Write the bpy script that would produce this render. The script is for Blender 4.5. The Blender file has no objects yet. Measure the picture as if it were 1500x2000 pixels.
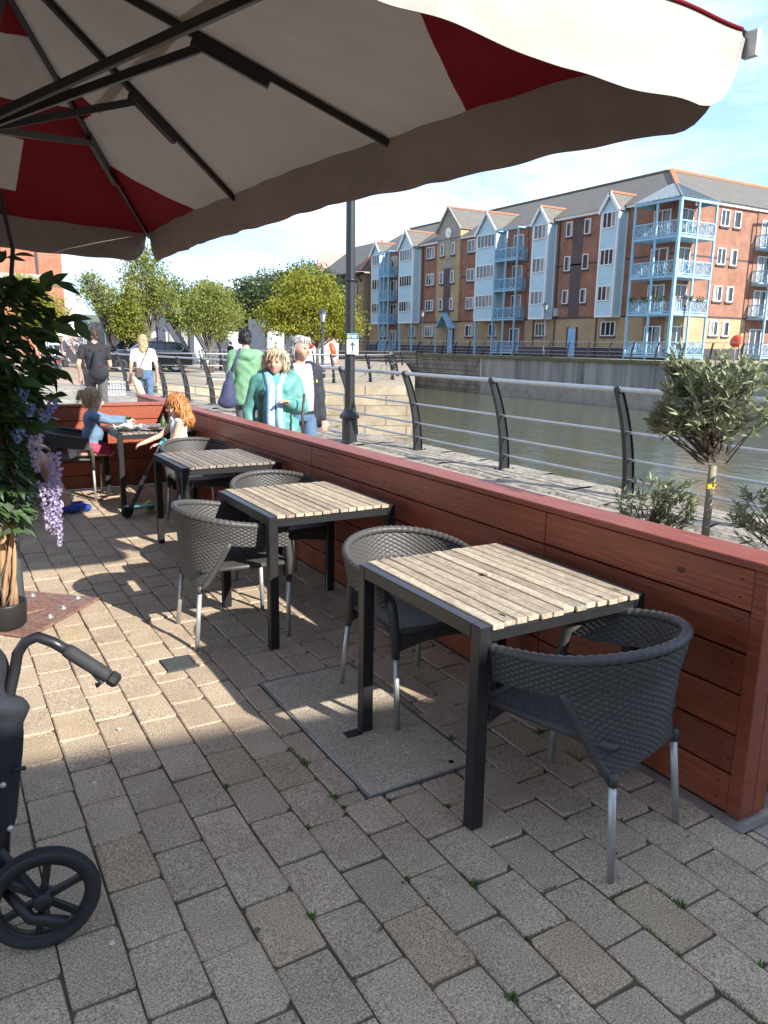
import bpy, bmesh, math, random
import numpy as np
from mathutils import Vector, Matrix
rnd = random.Random(7)
SC = bpy.context.scene
COL = SC.collection
R = math.radians
# ---------------------------------------------------------------- camera
cam = bpy.data.cameras.new('camera'); camo = bpy.data.objects.new('camera', cam); COL.objects.link(camo)
_p, _r, _y = R(12.396), R(0.921), R(30.596)
fw = Vector((math.sin(_y)*math.cos(_p), math.cos(_y)*math.cos(_p), -math.sin(_p)))
r0 = Vector((math.cos(_y), -math.sin(_y), 0)); u0 = r0.cross(fw)
rr = r0*math.cos(_r)+u0*math.sin(_r); uu = -r0*math.sin(_r)+u0*math.cos(_r)
M = Matrix((rr, uu, -fw)).transposed().to_4x4(); M.translation = (0, 0, 1.62)
camo.matrix_world = M
cam.sensor_fit = 'VERTICAL'; cam.sensor_height = 36; cam.lens = 36*1481/2000
cam.clip_start = 0.05; cam.clip_end = 3000
SC.camera = camo
# ---------------------------------------------------------------- world and sun
SUN_EL, SUN_AZ = R(30.5), R(17)          # the sun stands behind the camera, a little to the right
sdir = Vector((math.sin(SUN_AZ)*math.cos(SUN_EL), -math.cos(SUN_AZ)*math.cos(SUN_EL), math.sin(SUN_EL)))
W = bpy.data.worlds.new('World'); SC.world = W; W.use_nodes = True
nt = W.node_tree; nt.nodes.clear()
def nd(t, typ, **kw):
    n = t.nodes.new(typ)
    for k, v in kw.items(): setattr(n, k, v)
    return n
out = nd(nt, 'ShaderNodeOutputWorld'); bg = nd(nt, 'ShaderNodeBackground'); sky = nd(nt, 'ShaderNodeTexSky')
sky.sky_type = 'NISHITA'; sky.sun_disc = False; sky.sun_elevation = SUN_EL
sky.sun_rotation = math.atan2(sdir.x, sdir.y); sky.air_density = 0.75; sky.dust_density = 0.0; sky.ozone_density = 3.0
tc = nd(nt, 'ShaderNodeTexCoord'); mp = nd(nt, 'ShaderNodeMapping'); mp.inputs['Scale'].default_value = (1.0, 1.0, 3.2)
nz = nd(nt, 'ShaderNodeTexNoise'); nz.inputs['Scale'].default_value = 3.4; nz.inputs['Detail'].default_value = 8; nz.inputs['Roughness'].default_value = .58
nz.inputs['Distortion'].default_value = .35
rp = nd(nt, 'ShaderNodeValToRGB'); rp.color_ramp.elements[0].position = .41; rp.color_ramp.elements[1].position = .74
rp.color_ramp.elements[1].color = (.85, .85, .85, 1)
mx = nd(nt, 'ShaderNodeMix', data_type='RGBA'); mx.inputs['B'].default_value = (2.3, 2.34, 2.4, 1)
L = nt.links
L.new(tc.outputs['Generated'], mp.inputs['Vector']); L.new(mp.outputs[0], nz.inputs['Vector']); L.new(nz.outputs['Fac'], rp.inputs[0])
L.new(rp.outputs[0], mx.inputs['Factor']); hs = nd(nt, 'ShaderNodeHueSaturation'); hs.inputs['Saturation'].default_value = 0.8; L.new(sky.outputs[0], hs.inputs['Color']); bw = nd(nt, 'ShaderNodeRGBToBW'); L.new(hs.outputs[0], bw.inputs[0])
m1 = nd(nt, 'ShaderNodeMath', operation='MULTIPLY_ADD'); m1.inputs[1].default_value = .36; m1.inputs[2].default_value = 1; L.new(bw.outputs[0], m1.inputs[0])
m2 = nd(nt, 'ShaderNodeMath', operation='DIVIDE'); m2.inputs[0].default_value = 1; L.new(m1.outputs[0], m2.inputs[1])
v1 = nd(nt, 'ShaderNodeVectorMath', operation='SCALE'); L.new(hs.outputs[0], v1.inputs[0]); L.new(m2.outputs[0], v1.inputs['Scale'])
v2 = nd(nt, 'ShaderNodeVectorMath', operation='MULTIPLY'); v2.inputs[1].default_value = (.80, .92, 1.0); L.new(v1.outputs[0], v2.inputs[0]); L.new(v2.outputs[0], mx.inputs['A']); L.new(mx.outputs['Result'], bg.inputs['Color'])
bg.inputs['Strength'].default_value = 0.15
L.new(bg.outputs[0], out.inputs[0])
sl = bpy.data.lights.new('sun', 'SUN'); sl.energy = 2.0; sl.angle = R(.53); sl.color = (1, .965, .9)
so = bpy.data.objects.new('sun', sl); COL.objects.link(so); so.rotation_euler = sdir.to_track_quat('Z', 'Y').to_euler(); so.location = (3, -6, 12)
SC.view_settings.view_transform = 'Standard'; SC.view_settings.look = 'None'; SC.view_settings.exposure = 2.32; SC.view_settings.gamma = 1
SC.render.engine = 'CYCLES'
SC.cycles.max_bounces = 7; SC.cycles.transparent_max_bounces = 8; SC.cycles.use_denoising = True; SC.cycles.caustics_reflective = False; SC.cycles.caustics_refractive = False

# ---------------------------------------------------------------- materials
MATS = {}
def mat(name, col, rough=.6, metal=0, spec=.5, noise=None, bump=None, rand=0, coord='Object', trans=0, stretch=None, col2=None, speck=None):
    """Principled material; noise=(scale, amount) mottles the colour, bump=(scale, strength), rand varies per object,
    speck=(scale, amount) adds fine light and dark grains, trans mixes in translucency."""
    m = bpy.data.materials.new(name); m.use_nodes = True; t = m.node_tree; b = t.nodes['Principled BSDF']; lk = t.links
    b.inputs['Roughness'].default_value = rough; b.inputs['Metallic'].default_value = metal
    b.inputs['Specular IOR Level'].default_value = spec
    tcn = nd(t, 'ShaderNodeTexCoord'); wsrc = nd(t, 'ShaderNodeNewGeometry').outputs['Position']; src = wsrc if coord == 'World' else tcn.outputs[coord]
    base_src = src
    if stretch:
        mpn = nd(t, 'ShaderNodeMapping'); mpn.inputs['Scale'].default_value = stretch; lk.new(src, mpn.inputs[0]); src = mpn.outputs[0]
    c = nd(t, 'ShaderNodeRGB'); c.outputs[0].default_value = (*col, 1); cur = c.outputs[0]
    if noise:
        n = nd(t, 'ShaderNodeTexNoise'); n.inputs['Scale'].default_value = noise[0]; n.inputs['Detail'].default_value = 6; n.inputs['Roughness'].default_value = .62
        lk.new(src, n.inputs['Vector'])
        rm = nd(t, 'ShaderNodeMapRange'); rm.inputs[1].default_value = .28; rm.inputs[2].default_value = .72
        lk.new(n.outputs['Fac'], rm.inputs[0])
        mm = nd(t, 'ShaderNodeMix', data_type='RGBA')
        c2 = col2 or tuple(x*(1-noise[1]) for x in col)
        mm.inputs['B'].default_value = (*c2, 1); lk.new(rm.outputs[0], mm.inputs['Factor']); lk.new(cur, mm.inputs['A']); cur = mm.outputs['Result']
    if speck:
        n = nd(t, 'ShaderNodeTexNoise'); n.inputs['Scale'].default_value = speck[0]; n.inputs['Detail'].default_value = 2
        lk.new(base_src, n.inputs['Vector'])
        rm = nd(t, 'ShaderNodeMapRange'); rm.inputs[1].default_value = .3; rm.inputs[2].default_value = .7
        rm.inputs[3].default_value = 1-speck[1]; rm.inputs[4].default_value = 1+speck[1]; lk.new(n.outputs['Fac'], rm.inputs[0])
        vm = nd(t, 'ShaderNodeVectorMath', operation='SCALE'); lk.new(cur, vm.inputs[0]); lk.new(rm.outputs[0], vm.inputs['Scale']); cur = vm.outputs[0]
    if rand:
        oi = nd(t, 'ShaderNodeObjectInfo'); rm = nd(t, 'ShaderNodeMapRange'); rm.inputs[3].default_value = 1-rand; rm.inputs[4].default_value = 1+rand
        lk.new(oi.outputs['Random'], rm.inputs[0])
        vm = nd(t, 'ShaderNodeVectorMath', operation='SCALE'); lk.new(cur, vm.inputs[0]); lk.new(rm.outputs[0], vm.inputs['Scale']); cur = vm.outputs[0]
    lk.new(cur, b.inputs['Base Color'])
    if bump:
        n = nd(t, 'ShaderNodeTexNoise'); n.inputs['Scale'].default_value = bump[0]; n.inputs['Detail'].default_value = 5; lk.new(src, n.inputs['Vector'])
        bp = nd(t, 'ShaderNodeBump'); bp.inputs['Strength'].default_value = bump[1]; bp.inputs['Distance'].default_value = bump[2] if len(bump) > 2 else .01
        lk.new(n.outputs['Fac'], bp.inputs['Height']); lk.new(bp.outputs[0], b.inputs['Normal'])
    if trans:
        tr = nd(t, 'ShaderNodeBsdfTranslucent'); lk.new(cur, tr.inputs[0]); ms = nd(t, 'ShaderNodeMixShader'); ms.inputs[0].default_value = trans
        lk.new(b.outputs[0], ms.inputs[1]); lk.new(tr.outputs[0], ms.inputs[2]); lk.new(ms.outputs[0], t.nodes['Material Output'].inputs[0])
    MATS[name] = m
    return m

def brickmat(name, c1, c2, mortar, bw, bh, mort=.012, axis='yz', rough=.85, noise=.25, bumpd=.01, big=0.0):
    """Brick courses laid in the plane named by axis, in metres, by object coordinates."""
    m = bpy.data.materials.new(name); m.use_nodes = True; t = m.node_tree; b = t.nodes['Principled BSDF']; lk = t.links
    b.inputs['Roughness'].default_value = rough; b.inputs['Specular IOR Level'].default_value = .25
    tcn = nd(t, 'ShaderNodeTexCoord'); sp = nd(t, 'ShaderNodeSeparateXYZ'); lk.new(tcn.outputs['Object'], sp.inputs[0])
    cb = nd(t, 'ShaderNodeCombineXYZ')
    ad = nd(t, 'ShaderNodeMath', operation='ADD'); lk.new(sp.outputs[0], ad.inputs[0]); lk.new(sp.outputs[1], ad.inputs[1])
    if axis == 'xy': lk.new(sp.outputs[0], cb.inputs[0]); lk.new(sp.outputs[1], cb.inputs[1])
    else: lk.new(ad.outputs[0], cb.inputs[0]); lk.new(sp.outputs[2], cb.inputs[1])
    bt = nd(t, 'ShaderNodeTexBrick'); bt.inputs['Scale'].default_value = 1; bt.inputs['Brick Width'].default_value = bw; bt.inputs['Row Height'].default_value = bh
    bt.inputs['Mortar Size'].default_value = mort; bt.inputs['Color1'].default_value = (*c1, 1); bt.inputs['Color2'].default_value = (*c2, 1); bt.inputs['Mortar'].default_value = (*mortar, 1)
    lk.new(cb.outputs[0], bt.inputs['Vector'])
    n = nd(t, 'ShaderNodeTexNoise'); n.inputs['Scale'].default_value = .9; n.inputs['Detail'].default_value = 9; n.inputs['Roughness'].default_value = .7; lk.new(tcn.outputs['Object'], n.inputs['Vector'])
    rm = nd(t, 'ShaderNodeMapRange'); rm.inputs[1].default_value = .3; rm.inputs[2].default_value = .7; rm.inputs[3].default_value = 1-noise; rm.inputs[4].default_value = 1+noise; lk.new(n.outputs['Fac'], rm.inputs[0])
    vm = nd(t, 'ShaderNodeVectorMath', operation='SCALE'); lk.new(bt.outputs['Color'], vm.inputs[0]); lk.new(rm.outputs[0], vm.inputs['Scale'])
    lk.new(vm.outputs[0], b.inputs['Base Color'])
    bp = nd(t, 'ShaderNodeBump'); bp.inputs['Strength'].default_value = .6; bp.inputs['Distance'].default_value = bumpd; bp.invert = True
    lk.new(bt.outputs['Fac'], bp.inputs['Height']); lk.new(bp.outputs[0], b.inputs['Normal'])
    MATS[name] = m
    return m

mat('paver', (.47, .365, .26), .9, spec=.2, noise=(5, .0), col2=(.37, .28, .195), rand=.09, speck=(200, .6), bump=(260, .5, .003), coord='World')
mat('paver_tan', (.45, .345, .22), .9, spec=.2, noise=(5, .0), col2=(.36, .27, .175), rand=.08, speck=(200, .6), bump=(260, .5, .003), coord='World')
mat('joint', (.16, .13, .095), .95, spec=.1, noise=(9, .5), bump=(40, .6, .01), coord='World')
mat('moss', (.10, .22, .03), .8, noise=(30, .5), rand=.2, trans=.2)
mat('slab', (.52, .44, .335), .9, spec=.2, noise=(3, .3), speck=(150, .5), bump=(150, .5, .004), coord='World')
mat('iron', (.12, .125, .13), .55, metal=.6, noise=(20, .4))
mat('rust', (.27, .125, .075), .6, metal=.25, noise=(5, .0), col2=(.22, .15, .13), speck=(40, .35), bump=(60, .3, .004), coord='World')
mat('redwood', (.31, .070, .027), .42, spec=.5, noise=(7, .0), col2=(.17, .038, .016), rand=.2, stretch=(8, .55, 8), bump=(9, .35, .01), coord='World')
mat('redcap', (.32, .095, .055), .5, spec=.45, noise=(6, .0), col2=(.21, .042, .027), rand=.1, stretch=(6, .8, 6), bump=(9, .4, .008), coord='World')
mat('knot', (.13, .018, .012), .5, noise=(60, .4))
mat('gapdark', (.012, .008, .007), .95, spec=.05)
mat('slatwood', (.52, .43, .31), .75, spec=.25, noise=(5, .0), col2=(.22, .175, .13), rand=.24, stretch=(26, 1.6, 26), bump=(14, .35, .004), speck=(60, .2), coord='World')
mat('slatwood_grey', (.33, .285, .24), .75, spec=.25, noise=(5, .0), col2=(.17, .14, .12), rand=.22, stretch=(26, 1.6, 26), bump=(14, .35, .004), speck=(60, .2), coord='World')  # darker, greyer copy of slatwood for the two farther tables
mat('blackmetal', (.018, .018, .02), .38, spec=.5, noise=(14, .35), bump=(60, .08, .002))
mat('steel', (.55, .545, .53), .45, metal=.6, noise=(30, .25))
mat('galv', (.50, .50, .49), .38, metal=.75, noise=(12, .2))
mat('wicker', (.082, .078, .073), .45, spec=.35, noise=(160, .45), rand=.1)
mat('canvas', (.35, .315, .28), .85, spec=.15, noise=(3, .1), bump=(5, .3, .03), trans=.07)
mat('canvas_red', (.16, .007, .012), .85, spec=.15, noise=(3, .12), bump=(5, .25, .03), trans=.03)
mat('valance', (.37, .35, .305), .8, spec=.15, noise=(3, .08), bump=(6, .35, .03))
mat('taupe_cloth', (.29, .245, .22), .85, spec=.15, noise=(3, .1), bump=(6, .35, .03))  # darker taupe cloth: inner face of the valance and long hems
mat('canvas_top', (.66, .62, .54), .85, spec=.15, noise=(3, .07))
mat('seam', (.27, .24, .21), .85)
mat('mast', (.14, .19, .22), .45, spec=.5, noise=(12, .15))
mat('blackplastic', (.017, .017, .018), .5, noise=(20, .3))
mat('rubber', (.03, .03, .031), .75, noise=(30, .3))
mat('darkfabric', (.018, .02, .027), .85, noise=(40, .4), bump=(120, .4, .003))
mat('bluefabric', (.05, .09, .2), .85, noise=(40, .3))
mat('bark', (.42, .25, .13), .8, noise=(18, .5), stretch=(1, 1, .2), bump=(30, .6, .006))
mat('bark_grey', (.17, .145, .115), .9, noise=(6, .5), bump=(14, .6, .02))
mat('leaf_dark', (.085, .155, .048), .38, spec=.5, noise=(9, .5), rand=.25, trans=.12)
mat('leaf_pale', (.13, .18, .11), .5, spec=.4, noise=(9, .4), trans=.15)
mat('lilac', (.68, .60, .80), .7, noise=(30, .3), trans=.25)
mat('paleblue', (.35, .45, .75), .7, noise=(30, .3), trans=.2)
mat('leaf_olive', (.34, .37, .21), .5, spec=.45, noise=(25, .45), trans=.22)
mat('twig', (.16, .115, .08), .85, noise=(30, .4))
mat('lead', (.33, .29, .2), .85, noise=(12, .35), bump=(40, .5, .004))
for nm, c in (('tree_yellow', (.33, .335, .045)), ('tree_green', (.13, .17, .035)), ('tree_olive', (.28, .31, .075)), ('tree_dark', (.09, .125, .045)), ('tree_bright', (.28, .30, .05))):
    mat(nm, c, .6, spec=.25, noise=(.7, .3), trans=.42)
mat('stone_quay', (.36, .315, .25), .9, spec=.2, noise=(1.6, .45), bump=(7, .9, .04), speck=(18, .3), coord='World')
mat('skin', (.60, .36, .26), .5, spec=.35, noise=(20, .15))
mat('skin_old', (.60, .33, .24), .5, spec=.35, noise=(26, .25))
mat('white', (.78, .78, .76), .55)
mat('whitepaint', (.74, .75, .74), .5, noise=(4, .08))
mat('orange', (.72, .085, .02), .45)
mat('yellow', (.75, .55, .03), .5)
mat('signblue', (.05, .16, .27), .45)
mat('signink', (.03, .07, .15), .5)
mat('glass', (.035, .045, .055), .06, spec=.8, noise=(.8, .4))
mat('curtain', (.34, .34, .33), .75, noise=(2.5, .5))
mat('bluepaint', (.27, .49, .64), .5, noise=(2, .18))
mat('darkbrick', (.075, .06, .07), .85, noise=(3, .3))
mat('slate', (.115, .11, .108), .75, spec=.3, noise=(1.2, .0), col2=(.17, .15, .115), bump=(6, .6, .03), stretch=(1, 1, 2.5))
mat('leadroof', (.22, .265, .29), .5, metal=.2, noise=(2, .2))
mat('terracotta', (.48, .19, .095), .8, noise=(3, .3))
mat('stonetrim', (.37, .34, .29), .85, noise=(1.5, .4), bump=(5, .4, .02))
mat('concrete_wall', (.40, .38, .34), .9, spec=.2, noise=(.9, .0), col2=(.11, .105, .10), stretch=(1.4, 1.4, .12), bump=(3, .5, .03))
mat('mossy_edge', (.16, .15, .07), .9, noise=(1.5, .5), bump=(8, .6, .03))
mat('asphalt', (.055, .055, .057), .9, speck=(60, .3))
mat('carpaint', (.012, .013, .016), .12, spec=.7, noise=(2, .2))
mat('chrome', (.7, .7, .7), .15, metal=1)
mat('tail', (.35, .02, .02), .3)
mat('teal', (.10, .30, .27), .55, noise=(12, .35), bump=(24, .5, .012))
mat('tealdark', (.02, .085, .075), .55, noise=(12, .35))
mat('turq', (.14, .50, .55), .8, noise=(12, .25), bump=(16, .4, .01))
mat('scarf', (.08, .38, .72), .8, noise=(14, .0), col2=(.55, .66, .74))
mat('navy', (.022, .024, .034), .8, noise=(14, .3), bump=(14, .4, .012))
mat('checkshirt', (.42, .47, .54), .8, noise=(60, .25), bump=(14, .3, .01))
mat('denim', (.10, .17, .29), .85, noise=(10, .45), bump=(18, .4, .01))
mat('denimshirt', (.16, .25, .35), .85, noise=(9, .4), bump=(16, .5, .012))
mat('greencoat', (.16, .33, .18), .7, noise=(9, .3), bump=(7, .5, .03), stretch=(1, 1, .6))
mat('blacktee', (.022, .022, .025), .85, noise=(14, .3), bump=(14, .3, .01))
mat('greytrouser', (.105, .105, .11), .85, noise=(9, .4), bump=(14, .4, .012))
mat('pinkshorts', (.55, .055, .11), .85, noise=(14, .25))
mat('bagpurple', (.045, .05, .115), .8, noise=(14, .35), bump=(14, .5, .015))
mat('beige', (.50, .43, .30), .85, noise=(14, .3))
mat('hair_grey', (.56, .54, .49), .6, noise=(45, .4), stretch=(1, 1, .3), bump=(70, .8, .01))
mat('hair_blond', (.50, .36, .18), .55, noise=(45, .45), stretch=(1, 1, .25), bump=(70, .8, .01))
mat('hair_sandy', (.55, .46, .31), .6, noise=(40, .4), bump=(60, .9, .012))
mat('hair_black', (.012, .011, .011), .4, noise=(40, .3), bump=(70, .7, .01))
mat('hair_brown', (.075, .045, .028), .5, noise=(40, .4), bump=(70, .7, .01))
mat('hair_red', (.58, .24, .07), .5, noise=(45, .5), stretch=(1, 1, .25), bump=(70, .8, .01))
mat('lip', (.42, .14, .12), .5)
mat('eye', (.03, .022, .02), .25)
mat('shoeblue', (.015, .055, .33), .6, noise=(40, .3))
mat('sole', (.65, .63, .58), .7)
mat('tealtoy', (.05, .32, .34), .4)
mat('lime', (.5, .62, .03), .4)
mat('food', (.62, .36, .10), .6, noise=(40, .5))
mat('poster_a', (.45, .48, .5), .6, noise=(1.1, .0), col2=(.3, .12, .08))
mat('poster_b', (.32, .42, .47), .6, noise=(1.4, .0), col2=(.55, .53, .48))
mat('navysteel', (.03, .04, .065), .5, noise=(2, .3))
mat('plasticgrey', (.35, .36, .37), .5)
mat('tan_ground', (.36, .29, .20), .95, noise=(.25, .3), bump=(3, .4, .02), speck=(9, .2))
mat('hill', (.12, .15, .10), .95, noise=(.02, .5))
mat('pinkroof', (.48, .31, .25), .85, noise=(1, .2))
brickmat('brick_red', (.30, .12, .072), (.245, .095, .057), (.30, .24, .19), .23, .078, .009, noise=.3)
brickmat('brick_tan', (.43, .29, .15), (.36, .24, .12), (.40, .34, .26), .23, .078, .008, noise=.18)
brickmat('brick_plum', (.11, .075, .075), (.08, .06, .065), (.16, .13, .12), .23, .078, .008, noise=.15)
brickmat('brick_tower', (.40, .135, .07), (.33, .105, .055), (.33, .24, .19), .3, .1, .01, noise=.3)
brickmat('siding', (.46, .63, .70), (.46, .63, .70), (.25, .40, .48), 30, .15, .016, rough=.5, noise=.06)
brickmat('ashlar', (.37, .30, .205), (.29, .235, .165), (.19, .155, .11), .9, .42, .02, noise=.35, bumpd=.03)
brickmat('ashlar_dark', (.24, .215, .175), (.19, .17, .14), (.10, .09, .075), .8, .4, .03, noise=.45, bumpd=.04)
brickmat('plaza', (.45, .33, .25), (.39, .29, .22), (.28, .22, .17), .42, .21, .02, axis='xy', noise=.15)
brickmat('flag', (.355, .31, .245), (.30, .265, .21), (.15, .135, .10), 1.3, .75, .02, axis='xy', noise=.4, bumpd=.03)
# water
m = mat('water', (.085, .088, .055), .09, spec=.5); t = m.node_tree
n = nd(t, 'ShaderNodeTexNoise'); n.inputs['Scale'].default_value = 1.5; n.inputs['Detail'].default_value = 5; n.inputs['Roughness'].default_value = .55; n.inputs['Distortion'].default_value = .6
mpn = nd(t, 'ShaderNodeMapping'); mpn.inputs['Scale'].default_value = (1.0, .55, 1); tcn = nd(t, 'ShaderNodeTexCoord')
t.links.new(tcn.outputs['Object'], mpn.inputs[0]); t.links.new(mpn.outputs[0], n.inputs['Vector'])
bp = nd(t, 'ShaderNodeBump'); bp.inputs['Strength'].default_value = .4; bp.inputs['Distance'].default_value = .12
t.links.new(n.outputs['Fac'], bp.inputs['Height']); t.links.new(bp.outputs[0], t.nodes['Principled BSDF'].inputs['Normal'])

# ---------------------------------------------------------------- mesh helpers
class MB:
    def __init__(s): s.v = []; s.f = []; s.mi = []; s.cur = 0
    def add(s, vs, fs):
        o = len(s.v); s.v += [tuple(p) for p in vs]; s.f += [tuple(i+o for i in f) for f in fs]; s.mi += [s.cur]*len(fs); return s
    def box(s, x0, x1, y0, y1, z0, z1, M=None):
        vs = [Vector(p) for p in ((x0,y0,z0),(x1,y0,z0),(x1,y1,z0),(x0,y1,z0),(x0,y0,z1),(x1,y0,z1),(x1,y1,z1),(x0,y1,z1))]
        if M: vs = [M @ p for p in vs]
        return s.add(vs, ((3,2,1,0),(4,5,6,7),(0,1,5,4),(1,2,6,5),(2,3,7,6),(3,0,4,7)))
    def cbox(s, x0, x1, y0, y1, z0, z1, c=.004, M=None):
        """box whose edges are all chamfered by c"""
        bm = bmesh.new(); bmesh.ops.create_cube(bm, size=1)
        for v in bm.verts: v.co = Vector(((x0+x1)/2+v.co.x*(x1-x0), (y0+y1)/2+v.co.y*(y1-y0), (z0+z1)/2+v.co.z*(z1-z0)))
        bmesh.ops.bevel(bm, geom=list(bm.edges), offset=c, segments=1, affect='EDGES')
        bm.verts.index_update()
        vs = [v.co.copy() for v in bm.verts]; fs = [[v.index for v in f.verts] for f in bm.faces]; bm.free()
        if M: vs = [M @ p for p in vs]
        return s.add(vs, fs)
    def bar(s, a, b, w, h=None, up=(0, 0, 1), c=0):
        """square bar from a to b"""
        a = Vector(a); b = Vector(b); h = h or w; d = b-a; ln = d.length; d.normalize(); up = Vector(up)
        if abs(d.dot(up)) > .98: up = Vector((0, 1, 0))
        x = d.cross(up).normalized(); z = x.cross(d)
        Mx = Matrix((x, d, z)).transposed().to_4x4(); Mx.translation = a
        if c: return s.cbox(-w/2, w/2, 0, ln, -h/2, h/2, c, Mx)
        return s.box(-w/2, w/2, 0, ln, -h/2, h/2, Mx)
    def tube(s, pts, rad, n=10, cap=True, sx=1.0):
        pts = [Vector(p) for p in pts]; k = len(pts)
        rad = [rad]*k if not hasattr(rad, '__len__') else list(rad)
        ref = None; rings = []
        for i in range(k):
            d = (pts[min(i+1, k-1)]-pts[max(i-1, 0)]).normalized()
            if ref is None:
                ref = Vector((0, 0, 1)) if abs(d.z) < .9 else Vector((1, 0, 0))
            x = d.cross(ref)
            if x.length < 1e-5: x = d.cross(Vector((1, .3, 0)))
            x.normalize(); y = x.cross(d).normalized(); ref = y
            rings.append([pts[i]+(x*math.cos(a)*sx+y*math.sin(a))*rad[i] for a in [2*math.pi*j/n for j in range(n)]])
        vs = [p for r_ in rings for p in r_]; fs = []
        for i in range(k-1):
            for j in range(n):
                fs.append((i*n+j, i*n+(j+1) % n, (i+1)*n+(j+1) % n, (i+1)*n+j))
        if cap: fs.append(tuple(range(n))[::-1]); fs.append(tuple((k-1)*n+j for j in range(n)))
        return s.add(vs, fs)
    def lathe(s, prof, n=16, M=None, cap=True):
        """profile [(r, z)] turned round z"""
        vs = []; fs = []
        for r_, z in prof:
            for j in range(n):
                a = 2*math.pi*j/n; vs.append(Vector((r_*math.cos(a), r_*math.sin(a), z)))
        k = len(prof)
        for i in range(k-1):
            for j in range(n): fs.append((i*n+j, i*n+(j+1) % n, (i+1)*n+(j+1) % n, (i+1)*n+j))
        if cap: fs.append(tuple(range(n))[::-1]); fs.append(tuple((k-1)*n+j for j in range(n)))
        if M: vs = [M @ p for p in vs]
        return s.add(vs, fs)
    def prism(s, poly, h0, h1, M=None):
        """2-D polygon (x, y) extruded in z from h0 to h1"""
        n = len(poly); vs = [Vector((x, y, h0)) for x, y in poly]+[Vector((x, y, h1)) for x, y in poly]
        fs = [tuple(range(n))[::-1], tuple(range(n, 2*n))]+[(i, (i+1) % n, (i+1) % n+n, i+n) for i in range(n)]
        if M: vs = [M @ p for p in vs]
        return s.add(vs, fs)
    def ball(s, c, r, n=10, m=7, M=None):
        c = Vector(c); r = (r, r, r) if not hasattr(r, '__len__') else r; vs = []; fs = []
        for i in range(m+1):
            a = math.pi*i/m
            for j in range(n):
                b = 2*math.pi*j/n; p = Vector((r[0]*math.sin(a)*math.cos(b), r[1]*math.sin(a)*math.sin(b), r[2]*math.cos(a)))
                vs.append(c+(M @ p if M else p))
        for i in range(m):
            for j in range(n): fs.append((i*n+j, (i+1)*n+j, (i+1)*n+(j+1) % n, i*n+(j+1) % n))
        return s.add(vs, fs)
    def grid(s, fn, nu, nv, closed_u=False):
        o = len(s.v)
        for i in range(nu+1):
            for j in range(nv+1): s.v.append(tuple(fn(i/nu, j/nv)))
        for i in range(nu):
            for j in range(nv):
                a = o+i*(nv+1)+j; s.f.append((a, a+nv+1, a+nv+2, a+1)); s.mi.append(s.cur)
        return s
    def mesh(s, name, mats, smooth=False):
        me = bpy.data.meshes.new(name); me.from_pydata(s.v, [], s.f)
        for mm in (mats if isinstance(mats, (list, tuple)) else [mats]): me.materials.append(MATS[mm] if isinstance(mm, str) else mm)
        if max(s.mi, default=0): me.polygons.foreach_set('material_index', s.mi)
        if smooth: me.polygons.foreach_set('use_smooth', [True]*len(me.polygons))
        me.update(); return me
    def build(s, name, mats, parent=None, smooth=False, **tags):
        return ob(name, s.mesh(name, mats, smooth), parent, **tags)
def tag(o, label=None, cat=None, group=None, kind=None):
    if label: o['label'] = label
    if cat: o['category'] = cat
    if group: o['group'] = group
    if kind: o['kind'] = kind
    return o
def ob(name, data, parent=None, loc=None, rz=None, **tags):
    o = bpy.data.objects.new(name, data); COL.objects.link(o)
    if parent is not None: o.parent = parent
    if loc is not None: o.location = loc
    if rz is not None: o.rotation_euler = (0, 0, rz)
    return tag(o, **tags)
def thing(name, loc, label, cat, group=None, rz=0):
    return ob(name, None, None, loc, rz, label=label, cat=cat, group=group)
def kids(o): return [c for c in bpy.data.objects if c.parent is o]
def copy_tree(o, parent=None):
    c = o.copy(); COL.objects.link(c); c.parent = parent
    for ch in kids(o): copy_tree(ch, c)
    return c
def rotm(a, axis='Z', loc=(0, 0, 0)):
    m_ = Matrix.Rotation(a, 4, axis); m_.translation = loc; return m_
def shade_edges(o, ang=40):
    me = o.data; me.polygons.foreach_set('use_smooth', [True]*len(me.polygons)); me.set_sharp_from_angle(angle=R(ang)); return o
# ================================================================ SETTING
GZ = -.02
land = [(-260,-60),(6.9,-60),(6.9,19),(6.55,23),(5.95,27.5),(5.95,31.2),(7.1,31.2),(7.3,29.3),(9.5,29.0),(14,28.4),(17.2,27.0),(22.5,35),(40,64),(40,500),(-260,500)]
b = MB(); b.add([(x, y, GZ) for x, y in land], [tuple(range(len(land)))])
ground = b.build('ground', 'tan_ground', kind='structure')
b = MB()
for i in range(1, 12):
    (x0, y0), (x1, y1) = land[i], land[i+1]
    b.add([(x0,y0,GZ),(x0,y0,-4),(x1,y1,-4),(x1,y1,GZ)], [(0,1,2,3)])
b.build('dock_wall', 'ashlar', kind='structure')
b = MB(); b.add([(5.9,-60,-2.15),(60,-60,-2.15),(60,90,-2.15),(5.9,90,-2.15)], [(0,1,2,3)])
b.build('dock_water', 'water', kind='structure')
# paved plaza and the quayside flags: thin sheets on the ground
b = MB(); b.add([(x, y, GZ+.004) for x, y in [(-60,9.2),(5.2,9.2),(5.2,75),(-60,75)]], [(0,1,2,3)])
b.build('plaza_paving', 'plaza', kind='structure')
b = MB(); b.add([(x, y, GZ+.008) for x, y in [(2.32,-20),(6.9,-20),(6.9,19),(6.55,23),(5.95,27.5),(5.95,31),(2.32,31)]], [tuple(range(7))])
quay = b.build('quay_flags', 'flag', kind='structure')
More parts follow.
